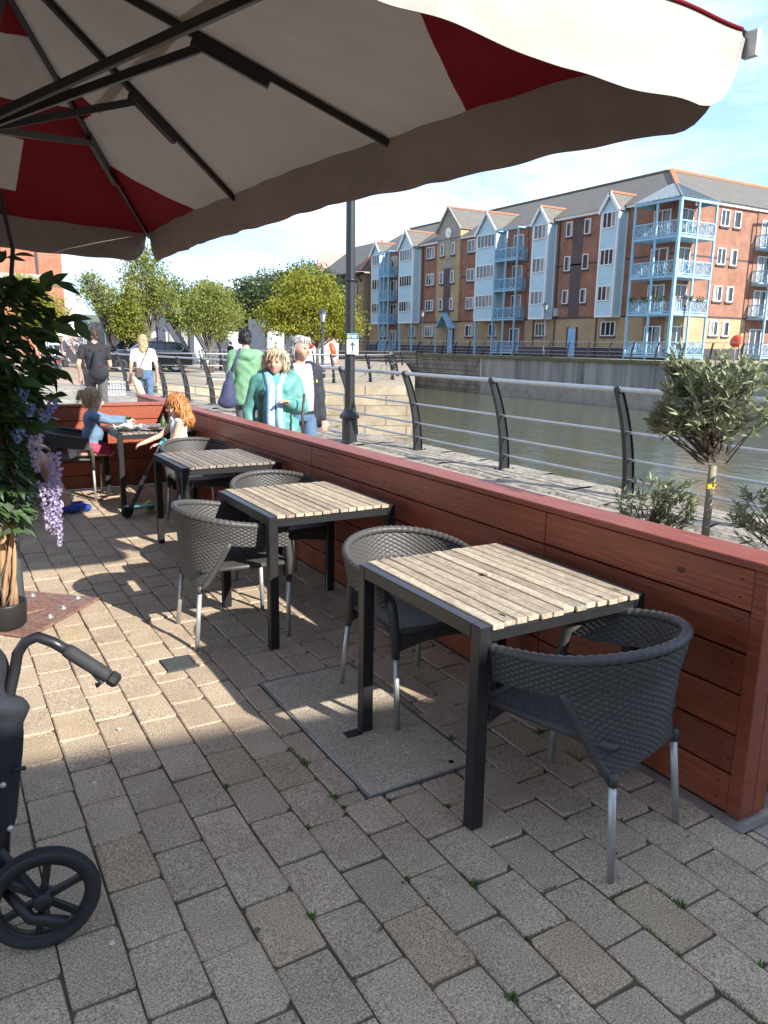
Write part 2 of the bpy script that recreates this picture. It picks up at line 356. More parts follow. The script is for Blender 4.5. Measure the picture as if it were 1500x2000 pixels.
# worn coping stones along the edge of the quay
yy = -3.0; k = 0
while yy < 19:
    ln = rnd.uniform(.8, 1.5); b = MB(); x0 = 5.95+rnd.uniform(-.08, .1)
    n = 7
    pr = [(x0, -.012), (x0+.05, .014+rnd.uniform(-.004,.01))]+[(x0+.05+(6.98-x0)*(i/n), .018+rnd.uniform(-.008, .016)) for i in range(1, n)]+[(6.99, -.03), (6.985, -.35)]
    m_ = len(pr); vs = []
    for q in range(5):
        y = yy+.012+(ln-.024)*q/4
        vs += [(px+rnd.uniform(-.012, .012), y, pz+rnd.uniform(-.006, .006)) for px, pz in pr]
    fs = [(q*m_+i, q*m_+i+1, (q+1)*m_+i+1, (q+1)*m_+i) for q in range(4) for i in range(m_-1)]
    b.add(vs, fs); b.build('coping_stone', 'stone_quay', quay); yy += ln
# ---- patio: bed, pavers
bed = MB().box(-6, 2.32, -12, 8.84, -.06, -.011).build('patio', 'joint', kind='structure')
PX, PY = .1635, .2525
SLAB = (1.235, 1.742, 2.165, 3.265); GRATE = (.885, 1.035, 3.605, 3.765)
def paver_mesh(w, l, seed, mats='paver'):
    q = random.Random(seed); b = MB(); hw, hl = w/2, l/2; cr = min(.010, hw*.3)
    out_ = []
    for sx, sy in ((-1,-1),(1,-1),(1,1),(-1,1)):
        c1 = cr*q.choice((.4, .6, .8, 1, 1.2, 2.2)); c2 = cr*q.choice((.4, .6, .8, 1, 1.2, 2.2)); j = lambda: q.uniform(-.004, .002)
        a_ = (sx*hw+j(), sy*(hl-c1)); c_ = (sx*(hw-c2), sy*hl+j())
        out_ += [a_, c_] if sx*sy > 0 else [c_, a_]
    n = len(out_); zt = -.001
    top = [(x*(1-.0045/hw), y*(1-.0045/hl), zt+q.uniform(-.001, .001)) for x, y in out_]
    vs = [(x, y, -.03) for x, y in out_]+[(x, y, -.005) for x, y in out_]+top
    fs = [(i, (i+1) % n, n+(i+1) % n, n+i) for i in range(n)]+[(n+i, n+(i+1) % n, 2*n+(i+1) % n, 2*n+i) for i in range(n)]+[tuple(2*n+i for i in range(n))]
    b.add(vs, fs); me = b.mesh('paver', mats); return me
PM = [paver_mesh(PX-.006, PY-.009, i) for i in range(8)]; PMT = [paver_mesh(PX-.006, PY-.009, 50+i, 'paver_tan') for i in range(2)]
cells = []
for r_ in range(-24, 10):
    x0 = .80+PX*r_; x1 = x0+PX
    off = 0.0
    for c in range(-6, 37):
        y0 = (1.105 if r_ % 2 else .972)+PY*(c-1)-.0; y1 = y0+PY
        if x0 > 2.29 or y0 > 8.82: continue
        cells.append((x0, min(x1, 2.31), y0, min(y1, 8.83)))
def camdist(c):
    P = Vector(((c[0]+c[1])/2, (c[2]+c[3])/2, 0))-Vector((0, 0, 1.62)); d = P.dot(fw)
    if d < .3: return None
    X = 750+1481*P.dot(rr)/d; Y = 1000-1481*P.dot(uu)/d
    return d if -60 < X < 1560 and Y < 2070 else None
def cut(c, h):
    """what of cell c is left beside the hole h"""
    a = h[0]-.004, h[1]+.004, h[2]-.004, h[3]+.004
    if c[1] <= a[0] or c[0] >= a[1] or c[3] <= a[2] or c[2] >= a[3]: return [c]
    y0, y1 = max(c[2], a[2]), min(c[3], a[3])
    res = [(c[0], c[1], c[2], a[2]), (c[0], c[1], a[3], c[3]), (c[0], a[0], y0, y1), (a[1], c[1], y0, y1)]
    return [r_ for r_ in res if r_[1]-r_[0] > .018 and r_[3]-r_[2] > .018]
full = []
for c in cells:
    for h in (SLAB,):
        for d in cut(c, h): full += cut(d, GRATE)
inview = sorted([c for c in full if camdist(c)], key=camdist)
near = set(inview[:300])
far = MB(); far_t = 0
for i, c in enumerate(full):
    w, l = c[1]-c[0], c[3]-c[2]; cx, cy = (c[0]+c[1])/2, (c[2]+c[3])/2
    whole = abs(w-PX) < 1e-4 and abs(l-PY) < 1e-4
    tan = rnd.random() < .05
    me = (rnd.choice(PMT) if tan else rnd.choice(PM)) if whole else None
    if c in near:
        if me is None: me = paver_mesh(w-.006, l-.009, i)
        o = ob('paver', me, bed, loc=(cx, cy, rnd.uniform(-.004, .003))); o.rotation_euler = (rnd.uniform(-.014, .014), rnd.uniform(-.018, .018), rnd.uniform(-.013, .013))
    else:
        me = me or paver_mesh(w-.006, l-.009, i)
        z = rnd.uniform(-.003, .002); n0 = len(far.v)
        far.add([(v.co.x+cx, v.co.y+cy, v.co.z+z) for v in me.vertices], [tuple(p.vertices) for p in me.polygons])
far.build('far_pavers', 'paver', bed, kind='stuff')
# concrete access cover with its thin metal rim
t_ = thing('access_cover', (0, 0, 0), 'pale speckled concrete access cover let into the pavers under a table', 'cover')
b = MB().cbox(SLAB[0]+.012, SLAB[1]-.012, SLAB[2]+.012, SLAB[3]-.012, -.03, .002, .004); b.build('panel', 'slab', t_)
b = MB()
for x0, x1, y0, y1 in ((SLAB[0], SLAB[1], SLAB[2], SLAB[2]+.008), (SLAB[0], SLAB[1], SLAB[3]-.008, SLAB[3]), (SLAB[0], SLAB[0]+.008, SLAB[2]+.008, SLAB[3]-.008), (SLAB[1]-.008, SLAB[1], SLAB[2]+.008, SLAB[3]-.008)): b.box(x0, x1, y0, y1, -.03, .001)
b.build('rim', 'galv', t_)
MB().lathe([(.011, .0015), (.011, .004)], 10, rotm(0, 'Z', (1.64, 2.215, 0))).build('lifting_hole', 'gapdark', t_)
t_ = thing('drain_grate', (.96, 3.685, 0), 'small dark metal drain grate set in the sunlit pavers', 'drain')
b = MB()
for i in range(-4, 5): b.box(-.07, .07, i*.016-.004, i*.016+.004, -.012, .001)
for i in range(-4, 5): b.box(i*.016-.002, i*.016+.002, -.07, .07, -.014, 0)
b.build('bars', 'iron', t_); MB().box(-.074, .074, -.079, .079, -.04, -.02).build('pit', 'gapdark', t_)
b = MB()
for s in (-1, 1): b.box(s*.072-.004, s*.072+.004, -.079, .079, -.02, .002); b.box(-.068, .068, s*.075-.004, s*.075+.004, -.02, .0015)
b.build('frame', 'iron', t_)
# moss and weeds in the joints
b = MB(); q = random.Random(3)
def tuft(x, y, n, s):
    for _ in range(n):
        a = q.uniform(0, 6.28); rr_ = q.uniform(0, s); h = q.uniform(.3, 1)*s*.9; w = s*.22; px, py = x+rr_*math.cos(a), y+rr_*math.sin(a)*.8; ax = q.uniform(0, 6.28); tx, ty = math.cos(ax)*w, math.sin(ax)*w; lx, ly = q.uniform(-1, 1)*s*.6, q.uniform(-1, 1)*s*.6
        b.add([(px-tx, py-ty, -.006), (px+tx, py+ty, -.006), (px+lx+tx*.4, py+ly+ty*.4, h), (px+lx-tx*.4, py+ly-ty*.4, h*.92)], [(0,1,2,3)])
vis = [c for c in inview if c[0] > .7 and c[2] < 2.6]
for c in vis:
    k = q.random()
    if k < .42: tuft(c[0], c[2], q.randint(5, 22), q.choice((.007, .009, .013, .018, .022)))
    if k < .12:
        for s in range(q.randint(5, 14)): tuft(c[0], c[2]+s*.011, 5, .006)
    if q.random() < .10:
        for s in range(q.randint(4, 11)): tuft(c[0]+s*.011, c[2], 5, .006)
b.build('joint_weeds', 'moss', kind='stuff', label='tiny green weeds and moss growing in the paver joints', cat='weeds')
# ---- far quay across the dock
b = MB(); b.add([(40,-60,.9),(120,-60,.9),(120,160,.9),(40,160,.9)], [(0,1,2,3)])
b.build('far_quay', 'tan_ground', kind='structure')
b = MB(); b.add([(40,-60,.72),(40,-60,-4),(40,52,-4),(40,52,.72)], [(0,3,2,1)])
fq = b.build('far_quay_wall', 'concrete_wall', kind='structure')
b = MB(); b.add([(39.99,52,.72),(39.99,52,-4),(39.99,160,-4),(39.99,160,.72)], [(0,3,2,1)]); b.build('stone_wall', 'ashlar_dark', fq)
b = MB().box(39.85, 40.4, -60, 160, .7, .93); b.build('coping', 'mossy_edge', fq)
MB().box(39.3, 40, -60, 51, -4, -1.15).build('ledge', 'stonetrim', fq)

b = MB(); q = random.Random(31)   # old gum spots, crumbs and dropped leaf bits
for i in range(60):
    c_ = q.choice(inview[:420]); x, y = q.uniform(c_[0], c_[1]), q.uniform(c_[2], c_[3])
    if SLAB[0] < x < SLAB[1] and SLAB[2] < y < SLAB[3]: continue
    r_ = q.uniform(.004, .011); b.cur = i % 3; n = 7; b.add([(x+r_*q.uniform(.6, 1.2)*math.cos(2*math.pi*k/n), y+r_*q.uniform(.6, 1.2)*math.sin(2*math.pi*k/n), .0045+.0012*(i % 3)) for k in range(n)], [tuple(range(n))])
b.build('paving_litter', ['joint', 'sole', 'bark_grey'], bed, kind='stuff')
def rebase(P, loc):
    """children were modelled in world coordinates: move the thing's origin to its base without moving them"""
    P.location = loc
    for c in kids(P): c.matrix_parent_inverse = Matrix.Translation(-Vector(loc))
# ================================================================ TIMBER SCREENS
def knots(b, plane, n, seed):
    q = random.Random(seed)
    for _ in range(n):
        c = plane(q.random(), q.random()); ry = q.uniform(.008, .02); rz = q.uniform(.006, .013)
        b.append((c, ry, rz))
BZ = [(.008+.151*k, .008+.151*k+.143) for k in range(6)]
T = thing('timber_screen', (2.3, 1.4, 0), 'long red stained timber plank screen between the patio tables and the quay', 'fence')
segs = [(1.455, 2.47), (2.474, 4.92), (4.924, 7.37), (7.374, 10.3)]
q = random.Random(5)
for z0, z1 in BZ:
    for s0, s1 in segs:
        o = MB().cbox(2.30+q.uniform(-.0015, .0015), 2.322, s0, s1, z0+q.uniform(-.001, .001), z1, .003).build('plank', 'redwood', T)
for z0, z1 in BZ: MB().cbox(2.418, 2.44, 1.455, 10.3, z0, z1, .003).build('plank', 'redwood', T)
MB().box(2.324, 2.416, 1.47, 10.29, .004, .905).build('gap_shade_fill', 'gapdark', T)  # near-black block behind the planks, painting the shade in their gaps
for s0, s1 in ((1.392, 5.18), (5.183, 10.33)):
    MB().cbox(2.284, 2.452, s0, s1, .913, .941, .003).build('cap', 'redcap', T)
MB().cbox(2.296, 2.37, 1.40, 1.453, .006, .911, .003).build('end_board', 'redwood', T); MB().cbox(2.372, 2.444, 1.40, 1.453, .006, .911, .003).build('end_board', 'redwood', T)
MB().box(2.25, 2.297, 1.37, 2.1, .001, .005).build('base_strip', 'galv', T); MB().box(2.25, 2.46, 1.352, 1.369, .001, .005).build('base_strip', 'galv', T)
b = MB()   # knots and screw heads, set a hair proud of the planks
for _ in range(34):
    z0, z1 = q.choice(BZ); y = q.uniform(1.5, 9); z = q.uniform(z0+.03, z1-.03); k = q.uniform(.006, .014)
    b.lathe([(k, 0), (k*.6, .0012)], 9, Matrix.Translation((2.2992, y, z)) @ Matrix.Rotation(-math.pi/2, 4, 'Y') @ Matrix.Diagonal((.8, 1.5, 1, 1)))
b.build('knots', 'knot', T, kind='stuff')
b = MB()
for z0, z1 in BZ:
    for y in (1.50, 1.50, 2.44, 2.50, 4.89, 4.95):
        for z in (z0+.04, z1-.04): b.lathe([(.0035, 0), (.003, .001)], 7, Matrix.Translation((2.2994, y, z)) @ Matrix.Rotation(-math.pi/2, 4, 'Y'))
b.build('screw_heads', 'knot', T, kind='stuff')
rebase(T, (2.3, 1.4, 0))
T = thing('timber_screen', (0, 8.85, 0), 'shorter red timber plank screen closing off the patio behind the seated children', 'fence')
for z0, z1 in BZ:
    for s0, s1 in ((-2.2, .4), (.404, 2.293)): MB().cbox(s0, s1, 8.85, 8.872, z0, z1, .003).build('plank', 'redwood', T)
    MB().cbox(-2.2, 2.293, 8.95, 8.972, z0, z1, .003).build('plank', 'redwood', T)
MB().box(-2.19, 2.29, 8.874, 8.948, .004, .905).build('gap_shade_fill', 'gapdark', T)  # same near-black filling, stands for shade between these planks
MB().cbox(-2.22, 2.281, 8.835, 8.985, .913, .941, .003).build('cap', 'redcap', T)
MB().cbox(1.86, 1.93, 8.828, 8.8495, .004, .3, .003).build('batten', 'redwood', T)
rebase(T, (0, 8.85, 0))

# ================================================================ TABLES
SX, SY, TH = .768, .818, .74
def make_table(x, y, label, grey=False, seed=0, w=SX):
    q = random.Random(seed); wd = 'slatwood_grey' if grey else 'slatwood'
    t = thing('patio_table', (x, y, 0), label, 'table', 'square slatted tables along the screen')
    n = 13; x0, x1 = .043, w-.043; p = (x1-x0)/n
    for i in range(n):
        o = q.uniform(-.006, .006); e = q.uniform(-.005, .005)
        MB().cbox(x0+p*i+q.uniform(.0018, .004), x0+p*(i+1)-q.uniform(.0018, .004), -.004+o, SY+.004+e, TH-.016+q.uniform(-.0015, .0015), TH+.003+q.uniform(-.0015, .002), .0022).build('slat', wd, t)
    # side rails stand flush with the slats, end rails run under their ends
    for xa in (0, w-.04): MB().cbox(xa, xa+.04, .052, SY-.052, TH-.05, TH, .002).build('side_rail', 'blackmetal', t)
    for ya in (.004, SY-.044): MB().cbox(.05, w-.05, ya, ya+.04, TH-.06, TH-.019, .002).build('end_rail', 'blackmetal', t)
    for xa in (0, w-.05):
        for ya in (0, SY-.05): MB().cbox(xa, xa+.05, ya, ya+.05, .004, TH-.001 if True else 0, .003).build('leg', 'blackmetal', t)
    return t
T1 = make_table(1.44, 1.816, 'weathered slatted table with a ring stain, beside the empty chair at the screen end', seed=1)
MB().lathe([(.016, 0), (.016, .0012), (.0135, .0012), (.0135, 0)], 16, rotm(0, 'Z', (.36, .45, TH+.0042))).build('ring_mark', 'knot', T1)
for x, y, a in ((.13, .03, .05), (.57, .02, .04), (.685, .04, .06), (.31, .76, .03)): MB().add([(x, y, TH+.0055), (x+.005, y+a*.2, TH+.0055), (x+.003, y+a, TH+.0055), (x-.002, y+a*.5, TH+.0055)], [(0,1,2,3)]).build('rot_mark', 'gapdark', T1)
MB().box(-.075, -.002, .02+.74, .06+.75, .001, .006).build('foot_plate', 'blackmetal', T1)
T2 = make_table(1.437, 3.60, 'sunlit slatted table with two wicker chairs, between two other tables', seed=2)
T3 = make_table(1.475, 5.34, 'grey slatted table beside the parked scooter, ahead of the one with plates', True, 3)
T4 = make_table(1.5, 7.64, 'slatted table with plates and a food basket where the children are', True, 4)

# ================================================================ WICKER CHAIRS (face +Y)
def weave(fn, nrm, nu, nv, A, b, sub=3):
    """grid whose cells bulge alternately, like flat strands passing over and under"""
    NU, NV = nu*sub, nv*sub
    P = np.zeros((NU+1, NV+1, 3)); 
    for i in range(NU+1):
        for j in range(NV+1):
            u, v = i/NU, j/NV; p = fn(u, v); a_, b_ = i/sub, j/sub
            s = (1 if (int(min(a_, nu-1e-6))+int(min(b_, nv-1e-6))) % 2 else -.55)
            d = A*s*abs(math.sin(math.pi*a_))**.7*abs(math.sin(math.pi*b_))**.6
            n_ = nrm(u, v); P[i, j] = (p[0]+n_[0]*d, p[1]+n_[1]*d, p[2]+n_[2]*d)
    o = len(b.v); b.v += [tuple(x) for x in P.reshape(-1, 3)]
    for i in range(NU):
        for j in range(NV):
            a = o+i*(NV+1)+j; b.f.append((a, a+NV+1, a+NV+2, a+1)); b.mi.append(0)
def upath(u, flare):
    """U-shaped plan of the chair's arms and back; returns point and outward normal"""
    hw = .272+flare; st = .25; rx, ry = hw, .255+flare; arc = math.pi*(3*(rx+ry)-math.sqrt((3*rx+ry)*(rx+3*ry)))/2; tot = 2*st+arc; d = u*tot
    if d < st: return (-hw+.012*(1-d/st), .235-d, 0), (-1, 0, 0)
    if d > tot-st: return (hw-.012*(1-(tot-d)/st), .235-(tot-d), 0), (1, 0, 0)
    a = math.pi*(d-st)/arc
    x, y = -rx*math.cos(a), -.015-ry*math.sin(a); n = Vector((-math.cos(a)/rx, -math.sin(a)/ry, 0)).normalized()
    return (x, y, 0), tuple(n)
def rimz(u): return .655+.085*math.sin(math.pi*u)**1.6
def make_chair_meshes():
    ms = {}
    # armrest band, outside and inside
    bh = .115
    def band(side):
        def f(u, v):
            (x, y, _), n = upath(u, .012+.022*v); o = side*.011
            return (x+n[0]*o, y+n[1]*o, rimz(u)-bh-.012*math.sin(math.pi*u)+(bh-.004)*v)
        def n(u, v): k = upath(u, 0)[1]; return (k[0]*side, k[1]*side, 0)
        return f, n
    b = MB()
    f, n = band(1); weave(f, n, 72, 11, .0042, b)
    f, n = band(-1); weave(f, n, 66, 11, .0042, b)
    for v in (0,):   # lower edge
        f1, f2 = band(1)[0], band(-1)[0]; b.grid(lambda u, w: tuple(f1(u, 0)[k]*(1-w)+f2(u, 0)[k]*w for k in range(3)), 90, 1)
    for u in (0, 1): b.grid(lambda a_, w: tuple(f1(u, a_)[k]*(1-w)+f2(u, a_)[k]*w for k in range(3)), 6, 1)
    ms['armrest'] = b.mesh('armrest', 'wicker', True)
    # braided rim
    b = MB(); pts = []; rad = []
    N = 150
    for i in range(N+1):
        u = i/N; (x, y, _), n = upath(u, .034); z = rimz(u)
        pts.append((x, y, z)); rad.append(.0175+.0022*math.sin(u*N*math.pi*.62))
    b.tube(pts, rad, 10); ms['rim'] = b.mesh('rim', 'wicker', True)
    # backrest panel below the band
    def back(side):
        def f(u, v):
            uu_ = .235+.53*u; (x, y, _), n = upath(uu_, .014); o = side*.010; xb = (u-.5)*2
            z1 = rimz(uu_)-bh-.012*math.sin(math.pi*uu_)+.012; z0 = .325+.035*(1-xb*xb); w = v**.85
            bx, by = xb*.207, -.232-.028*(1-xb*xb)      # the panel narrows to the two rear legs
            return (bx*(1-w)+x*w+n[0]*o, by*(1-w)+y*w+n[1]*o, z0+(z1-z0)*v)
        def n(u, v): k = upath(.235+.53*u, 0)[1]; return (k[0]*side, k[1]*side, 0)
        return f, n
    b = MB(); f, n = back(1); weave(f, n, 34, 26, .0042, b); f, n = back(-1); weave(f, n, 34, 26, .0042, b)
    f1, f2 = back(1)[0], back(-1)[0]
    b.grid(lambda u, w: tuple(f1(u, 0)[k]*(1-w)+f2(u, 0)[k]*w for k in range(3)), 30, 1)
    ms['backrest'] = b.mesh('backrest', 'wicker', True)
    b = MB()
    b.tube([tuple((f1(0, v/8)[k]+f2(0, v/8)[k])/2 for k in range(3)) for v in range(9)], .016, 9)
    ms['back_edge'] = b.mesh('back_edge', 'wicker', True)
    # seat
    def seat(u, v):
        x = (u-.5)*2; y = (v-.5)*2; e = max(abs(x), abs(y)); w = .235-.02*(1-v)
        return (x*w, y*.235, .445-.006*(1-x*x)*(1-y*y)*1.5-.012*max(0, e-.93)/.07)
    b = MB(); weave(seat, lambda u, v: (0, 0, 1), 26, 40, .0036, b)
    b.add([(-.215,-.235,.42),(.215,-.235,.42),(.235,.235,.42),(-.235,.235,.42)], [(3,2,1,0)]); ms['seat'] = b.mesh('seat', 'wicker', True)
    b = MB()
    def apron(A, B, nu):
        A, B = Vector(A), Vector(B); d = (B-A).normalized(); n = Vector((d.y, -d.x, 0))
        weave(lambda u, v: tuple(A+(B-A)*u+Vector((0, 0, .43-.085*(1-v)*(1-.35*math.sin(math.pi*u))))), lambda u, v: tuple(n), nu, 7, .0035, b)
        weave(lambda u, v: tuple(A+(B-A)*u-n*.012+Vector((0, 0, .43-.085*(1-v)*(1-.35*math.sin(math.pi*u))))), lambda u, v: tuple(-n), nu, 7, .002, b)
    apron((.235,.235,0), (-.235,.235,0), 24); ms['apron'] = b.mesh('apron', 'wicker', True)
    b = MB()
    for s in (-1, 1): b.tube([(s*.235, .235, .435), (s*.228, 0, .435), (s*.215, -.225, .435)], .014, 9)
    b.tube([(-.235, .238, .436), (.235, .238, .436)], .013, 9); ms['seat_edge'] = b.mesh('seat_edge', 'wicker', True)
    # wrapped front supports from arm tip to leg
    b = MB().tube([(-.262, .20, .60), (-.262, .238, .56), (-.255, .252, .47), (-.245, .25, .33)], [.021, .022, .020, .017], 10); ms['arm_support'] = b.mesh('arm_support', 'wicker', True)
    b = MB().tube([(-.245, .25, .335), (-.232, .252, .003)], .0125, 12); ms['front_leg'] = b.mesh('front_leg', 'steel', True)
    b = MB().tube([(-.206, -.236, .352), (-.207, -.238, .31)], .0165, 10); ms['leg_wrap'] = b.mesh('leg_wrap', 'wicker', True)
    b = MB().tube([(-.206, -.235, .33), (-.225, -.268, .003)], .0125, 12); ms['rear_leg'] = b.mesh('rear_leg', 'steel', True)
    return ms
CM = make_chair_meshes()
def mirror_mesh(me):
    c = me.copy(); c.transform(Matrix.Diagonal((-1, 1, 1, 1))); c.flip_normals(); return c
CMR = {k: mirror_mesh(CM[k]) for k in ('arm_support', 'front_leg', 'leg_wrap', 'rear_leg', 'back_edge')}
def make_chair(x, y, deg, label):
    t = thing('wicker_chair', (x, y, 0), label, 'chair', 'grey wicker armchairs at the tables', R(deg))
    for k in ('seat', 'apron', 'seat_edge', 'backrest', 'armrest', 'rim'): ob(k, CM[k], t)
    for k in ('arm_support', 'front_leg', 'leg_wrap', 'rear_leg', 'back_edge'):
        nm = 'leg' if k.endswith('_leg') else k
        ob(nm, CM[k], t); ob(nm, CMR[k], t)
    return t
make_chair(1.825, 1.72, 14, 'dark wicker chair with its back to the open end of the screen')
make_chair(1.815, 2.80, 181, 'wicker chair tucked between the ring-stained table and the next table')
make_chair(1.37, 4.01, -93, 'sunlit wicker chair on the open side of its table, away from the screen')
make_chair(1.93, 4.64, 180, 'wicker chair by the screen, tucked under the sunlit table in the middle')
make_chair(2.0, 6.70, 180, 'wicker chair right in front of the red-haired girl')
make_chair(1.17, 8.40, -108, 'wicker chair with a toddler kneeling on its seat')

# ================================================================ PARASOL
PA, PB, PZ, PT = 1.95, 3.17, 2.68, 3.80
def make_parasol(loc, label):
    t = thing('parasol', loc, label, 'parasol', None, R(4.2))
    apex = Vector((0, 0, PT)); cor = [Vector((PA, -PB, PZ)), Vector((PA, PB, PZ)), Vector((-PA, PB, PZ)), Vector((-PA, -PB, PZ))]
    q = random.Random(11)
    def side(A, B, nb, long_):
        L_ = (B-A).length; inn = Vector((-(A+B).x, -(A+B).y, 0)).normalized()
        def edge(s): return A+(B-A)*s+Vector((0, 0, (.08 if long_ else .05)*(1-(2*s-1)**2)))
        def P(r_, s):
            e = edge(s); sag = abs(math.sin(nb*math.pi*s)); p = apex+(e-apex)*r_
            p = p+inn*(.05*sag*r_**3)+Vector((0, 0, -.035*sag*math.sin(math.pi*min(1, r_*.9)) + (.004*math.sin(41*s*L_/3+9*r_)+.003*math.sin(97*s*L_/6+5*r_)*math.exp(-((r_-.5)/.12)**2))*r_))
            return p
        b = MB(); NR, NS = 26, 48
        b.grid(lambda i, j: P(.015+.985*i, j), NR, NS)
        bm = bmesh.new(); vs = [bm.verts.new(p) for p in b.v]
        for f in b.f: bm.faces.new([vs[i] for i in f])
        def flat(r_, s): return apex+(edge(s)-apex)*r_
        def cutline(p0, p1):
            d = p1-p0; n = d.cross(Vector((0, 0, 1))).normalized()
            bmesh.ops.bisect_plane(bm, geom=list(bm.verts)+list(bm.edges)+list(bm.faces), plane_co=p0, plane_no=n, dist=1e-5)
            return p0, n
        regs = []
        if long_:
            for s_ in (0, 1):
                w = 1-2*s_
                h = 1.42/L_
                regs.append(('tri', [flat(1, s_), flat(1, s_+w*h), flat(.66, s_)])); regs.append(('tri', [flat(.5, s_), flat(.5, s_+w*.13), flat(.36, s_)]))
        else:
            regs.append(('quad', [flat(.46, 0), flat(1.02, -.0), flat(1.02, 1.0), flat(.46, 1)])); regs.append(('quad', [flat(.02, 0), flat(.27, 0), flat(.27, 1), flat(.02, 1)]))
            regs.append(('hole', [flat(.60, .24), flat(.84, .30), flat(.84, .68), flat(.60, .74)]))
        for _, pts in regs:
            for i in range(len(pts)): cutline(pts[i], pts[(i+1) % len(pts)])
        def inside(c, pts):
            sg = None
            for i in range(len(pts)):
                a, b_ = pts[i], pts[(i+1) % len(pts)]; k = (b_.x-a.x)*(c.y-a.y)-(b_.y-a.y)*(c.x-a.x)
                if abs(k) < 1e-7: continue
                if sg is None: sg = k > 0
                elif sg != (k > 0): return False
            return True
        for f in bm.faces:
            c = f.calc_center_median(); red = False
            for kind, pts in regs:
                if kind != 'hole':
                    big = pts
                    if kind == 'tri':  # widen a little past the hip and hem so no sliver is left
                        m0 = (pts[0]+pts[1]+pts[2])/3; 
                    if inside(c, big): red = True
                elif inside(c, pts): red = False
            if long_:
                for kind, pts in regs:
                    pass
            f.material_index = 1 if red else 0; f.smooth = True
        me = bpy.data.meshes.new('canopy_panel'); bm.to_mesh(me); bm.free()
        me.materials.append(MATS['canvas']); me.materials.append(MATS['canvas_red'])
        pan = ob('canopy_panel', me, t)
        # stitched seam band
        if long_:
            b = MB(); b.grid(lambda i, j: P(.485+.03*j, .13+.74*i)-Vector((0, 0, .006)), 60, 1); b.build('seam', 'seam', pan, True)
        for i_ in range(nb+1):   # the doubled strips sewn along the ribs
            s0 = i_/nb; w_ = .035/L_
            if 0 < i_ < nb:
                b = MB(); b.grid(lambda i, j: P(.06+.93*i, s0+(j-.5)*2*w_/(.06+.93*i)*1.0)-Vector((0, 0, .004)), 30, 1); b.build('seam', 'seam', pan, True)
        # valance: hangs from the hem, rounded off at both ends, loosely creased
        ph = q.uniform(0, 6); outn = -inn
        def V(i, j):
            e = P(1, .006+.988*i); d = min(i, 1-i)*L_; H_ = .285
            hh = H_ if d > .20 else H_*math.sqrt(max(0.02, 1-((.20-d)/.20)**2))*.97+.005
            hh += .004*math.sin(i*21+ph)
            wv = (.010*math.sin(i*L_*31+4*math.sin(j*4+i*17))*(.5+.5*math.sin(i*L_*2.3+ph))+.020*math.sin(i*L_*3.1+ph)+.012*math.sin(i*L_*7.7+2*ph)+.006*math.sin(i*L_*19+j*3)+.006*math.sin(j*9+i*L_*5))*j
            return e+Vector((0, 0, -hh*j))+outn*(wv*.55+.012*j)
        b = MB(); b.grid(V, 150, 10); b.build('valance', 'valance', t, True)
        b = MB(); b.grid(lambda i, j: V(i, j)-outn*.004, 150, 10); b.build('valance_inner', 'taupe_cloth', t, True)  # taupe sheet just behind the outer valance
        b = MB(); b.tube([V(i/150, 0)+outn*.004 for i in range(151)], .006, 6); b.build('hem', 'canvas_red' if not long_ else 'taupe_cloth', t, True)
        return P
    PR = side(cor[0], cor[1], 3, True); PF = side(cor[1], cor[2], 2, False); PL = side(cor[2], cor[3], 3, True); PN = side(cor[3], cor[0], 2, False)
    rk = []
    for Pf, ss in ((PR, (0, 1/3, 2/3)), (PF, (0, .5)), (PL, (0, 1/3, 2/3)), (PN, (0, .5))):
        for s in ss: rk.append((Pf, s))
    hub = Vector((0, 0, 2.74)); dn = Vector((0, 0, -.035))
    for Pf, s in rk:
        a = Pf(.02, s)+dn; e = Pf(1.0, s)+dn*.75; j = a+(e-a)*.53; k = a+(e-a)*.70
        rb = MB().bar(a, e, .026, .04, c=.003).build('rib', 'blackmetal', t)
        MB().bar(j-Vector((0, 0, .024))-(e-a).normalized()*.04, k-Vector((0, 0, .024)), .04, .075, c=.004).build('sleeve', 'blackmetal', rb)
        hd = (e-a); hd.z = 0; hd.normalize()
        MB().bar(hub+hd*.11, j-Vector((0, 0, .05)), .03, .045, c=.003).build('strut', 'blackmetal', t)
        MB().ball(Pf(1.0, s)+dn*.7+(e-a).normalized()*.02, .018).build('rib_tip', 'steel', rb, True)
    MB().lathe([(.049, .018), (.049, 3.74)], 24).build('mast', 'mast', t, True)
    MB().lathe([(.058, 2.66), (.12, 2.68), (.12, 2.78), (.058, 2.80)], 20).build('hub', 'blackmetal', t)
    MB().lathe([(.058, 3.62), (.10, 3.64), (.10, 3.72), (.03, 3.78)], 20).build('crown', 'blackmetal', t)
    bp_ = MB().cbox(-.34, .34, -.34, .34, .003, .018, .003, rotm(R(45-4.2+2), 'Z', (0, 0, 0))).build('base_plate', 'rust', t)
    MB().cbox(-.12, .12, -.12, .12, .0185, .032, .003, rotm(R(12), 'Z', (0, 0, 0))).build('flange', 'rust', bp_)
    for x, y in ((.36, .04), (.13, .24), (.14, -.23), (-.2, .2), (-.2, -.2), (.24, -.11)):
        MB().lathe([(.022, .018), (.022, .021), (.012, .021), (.012, .033), (.004, .038)], 10, Matrix.Translation((x, y, 0))).build('bolt', 'steel', bp_)
    # black cable looped down the mast
    MB().tube([(.06, -.02, 2.6), (.10, -.06, 2.35), (.13, -.10, 2.1), (.10, -.12, 1.9), (.04, -.08, 1.75), (.058, -.03, 1.6)], .012, 8).build('cable', 'blackplastic', t, True)
    # tensioner buckle at the near corner
    c = cor[0]; MB().box(c.x-.012, c.x+.012, c.y-.05, c.y+.0, c.z-.09, c.z-.01).build('buckle', 'steel', t)
    return t
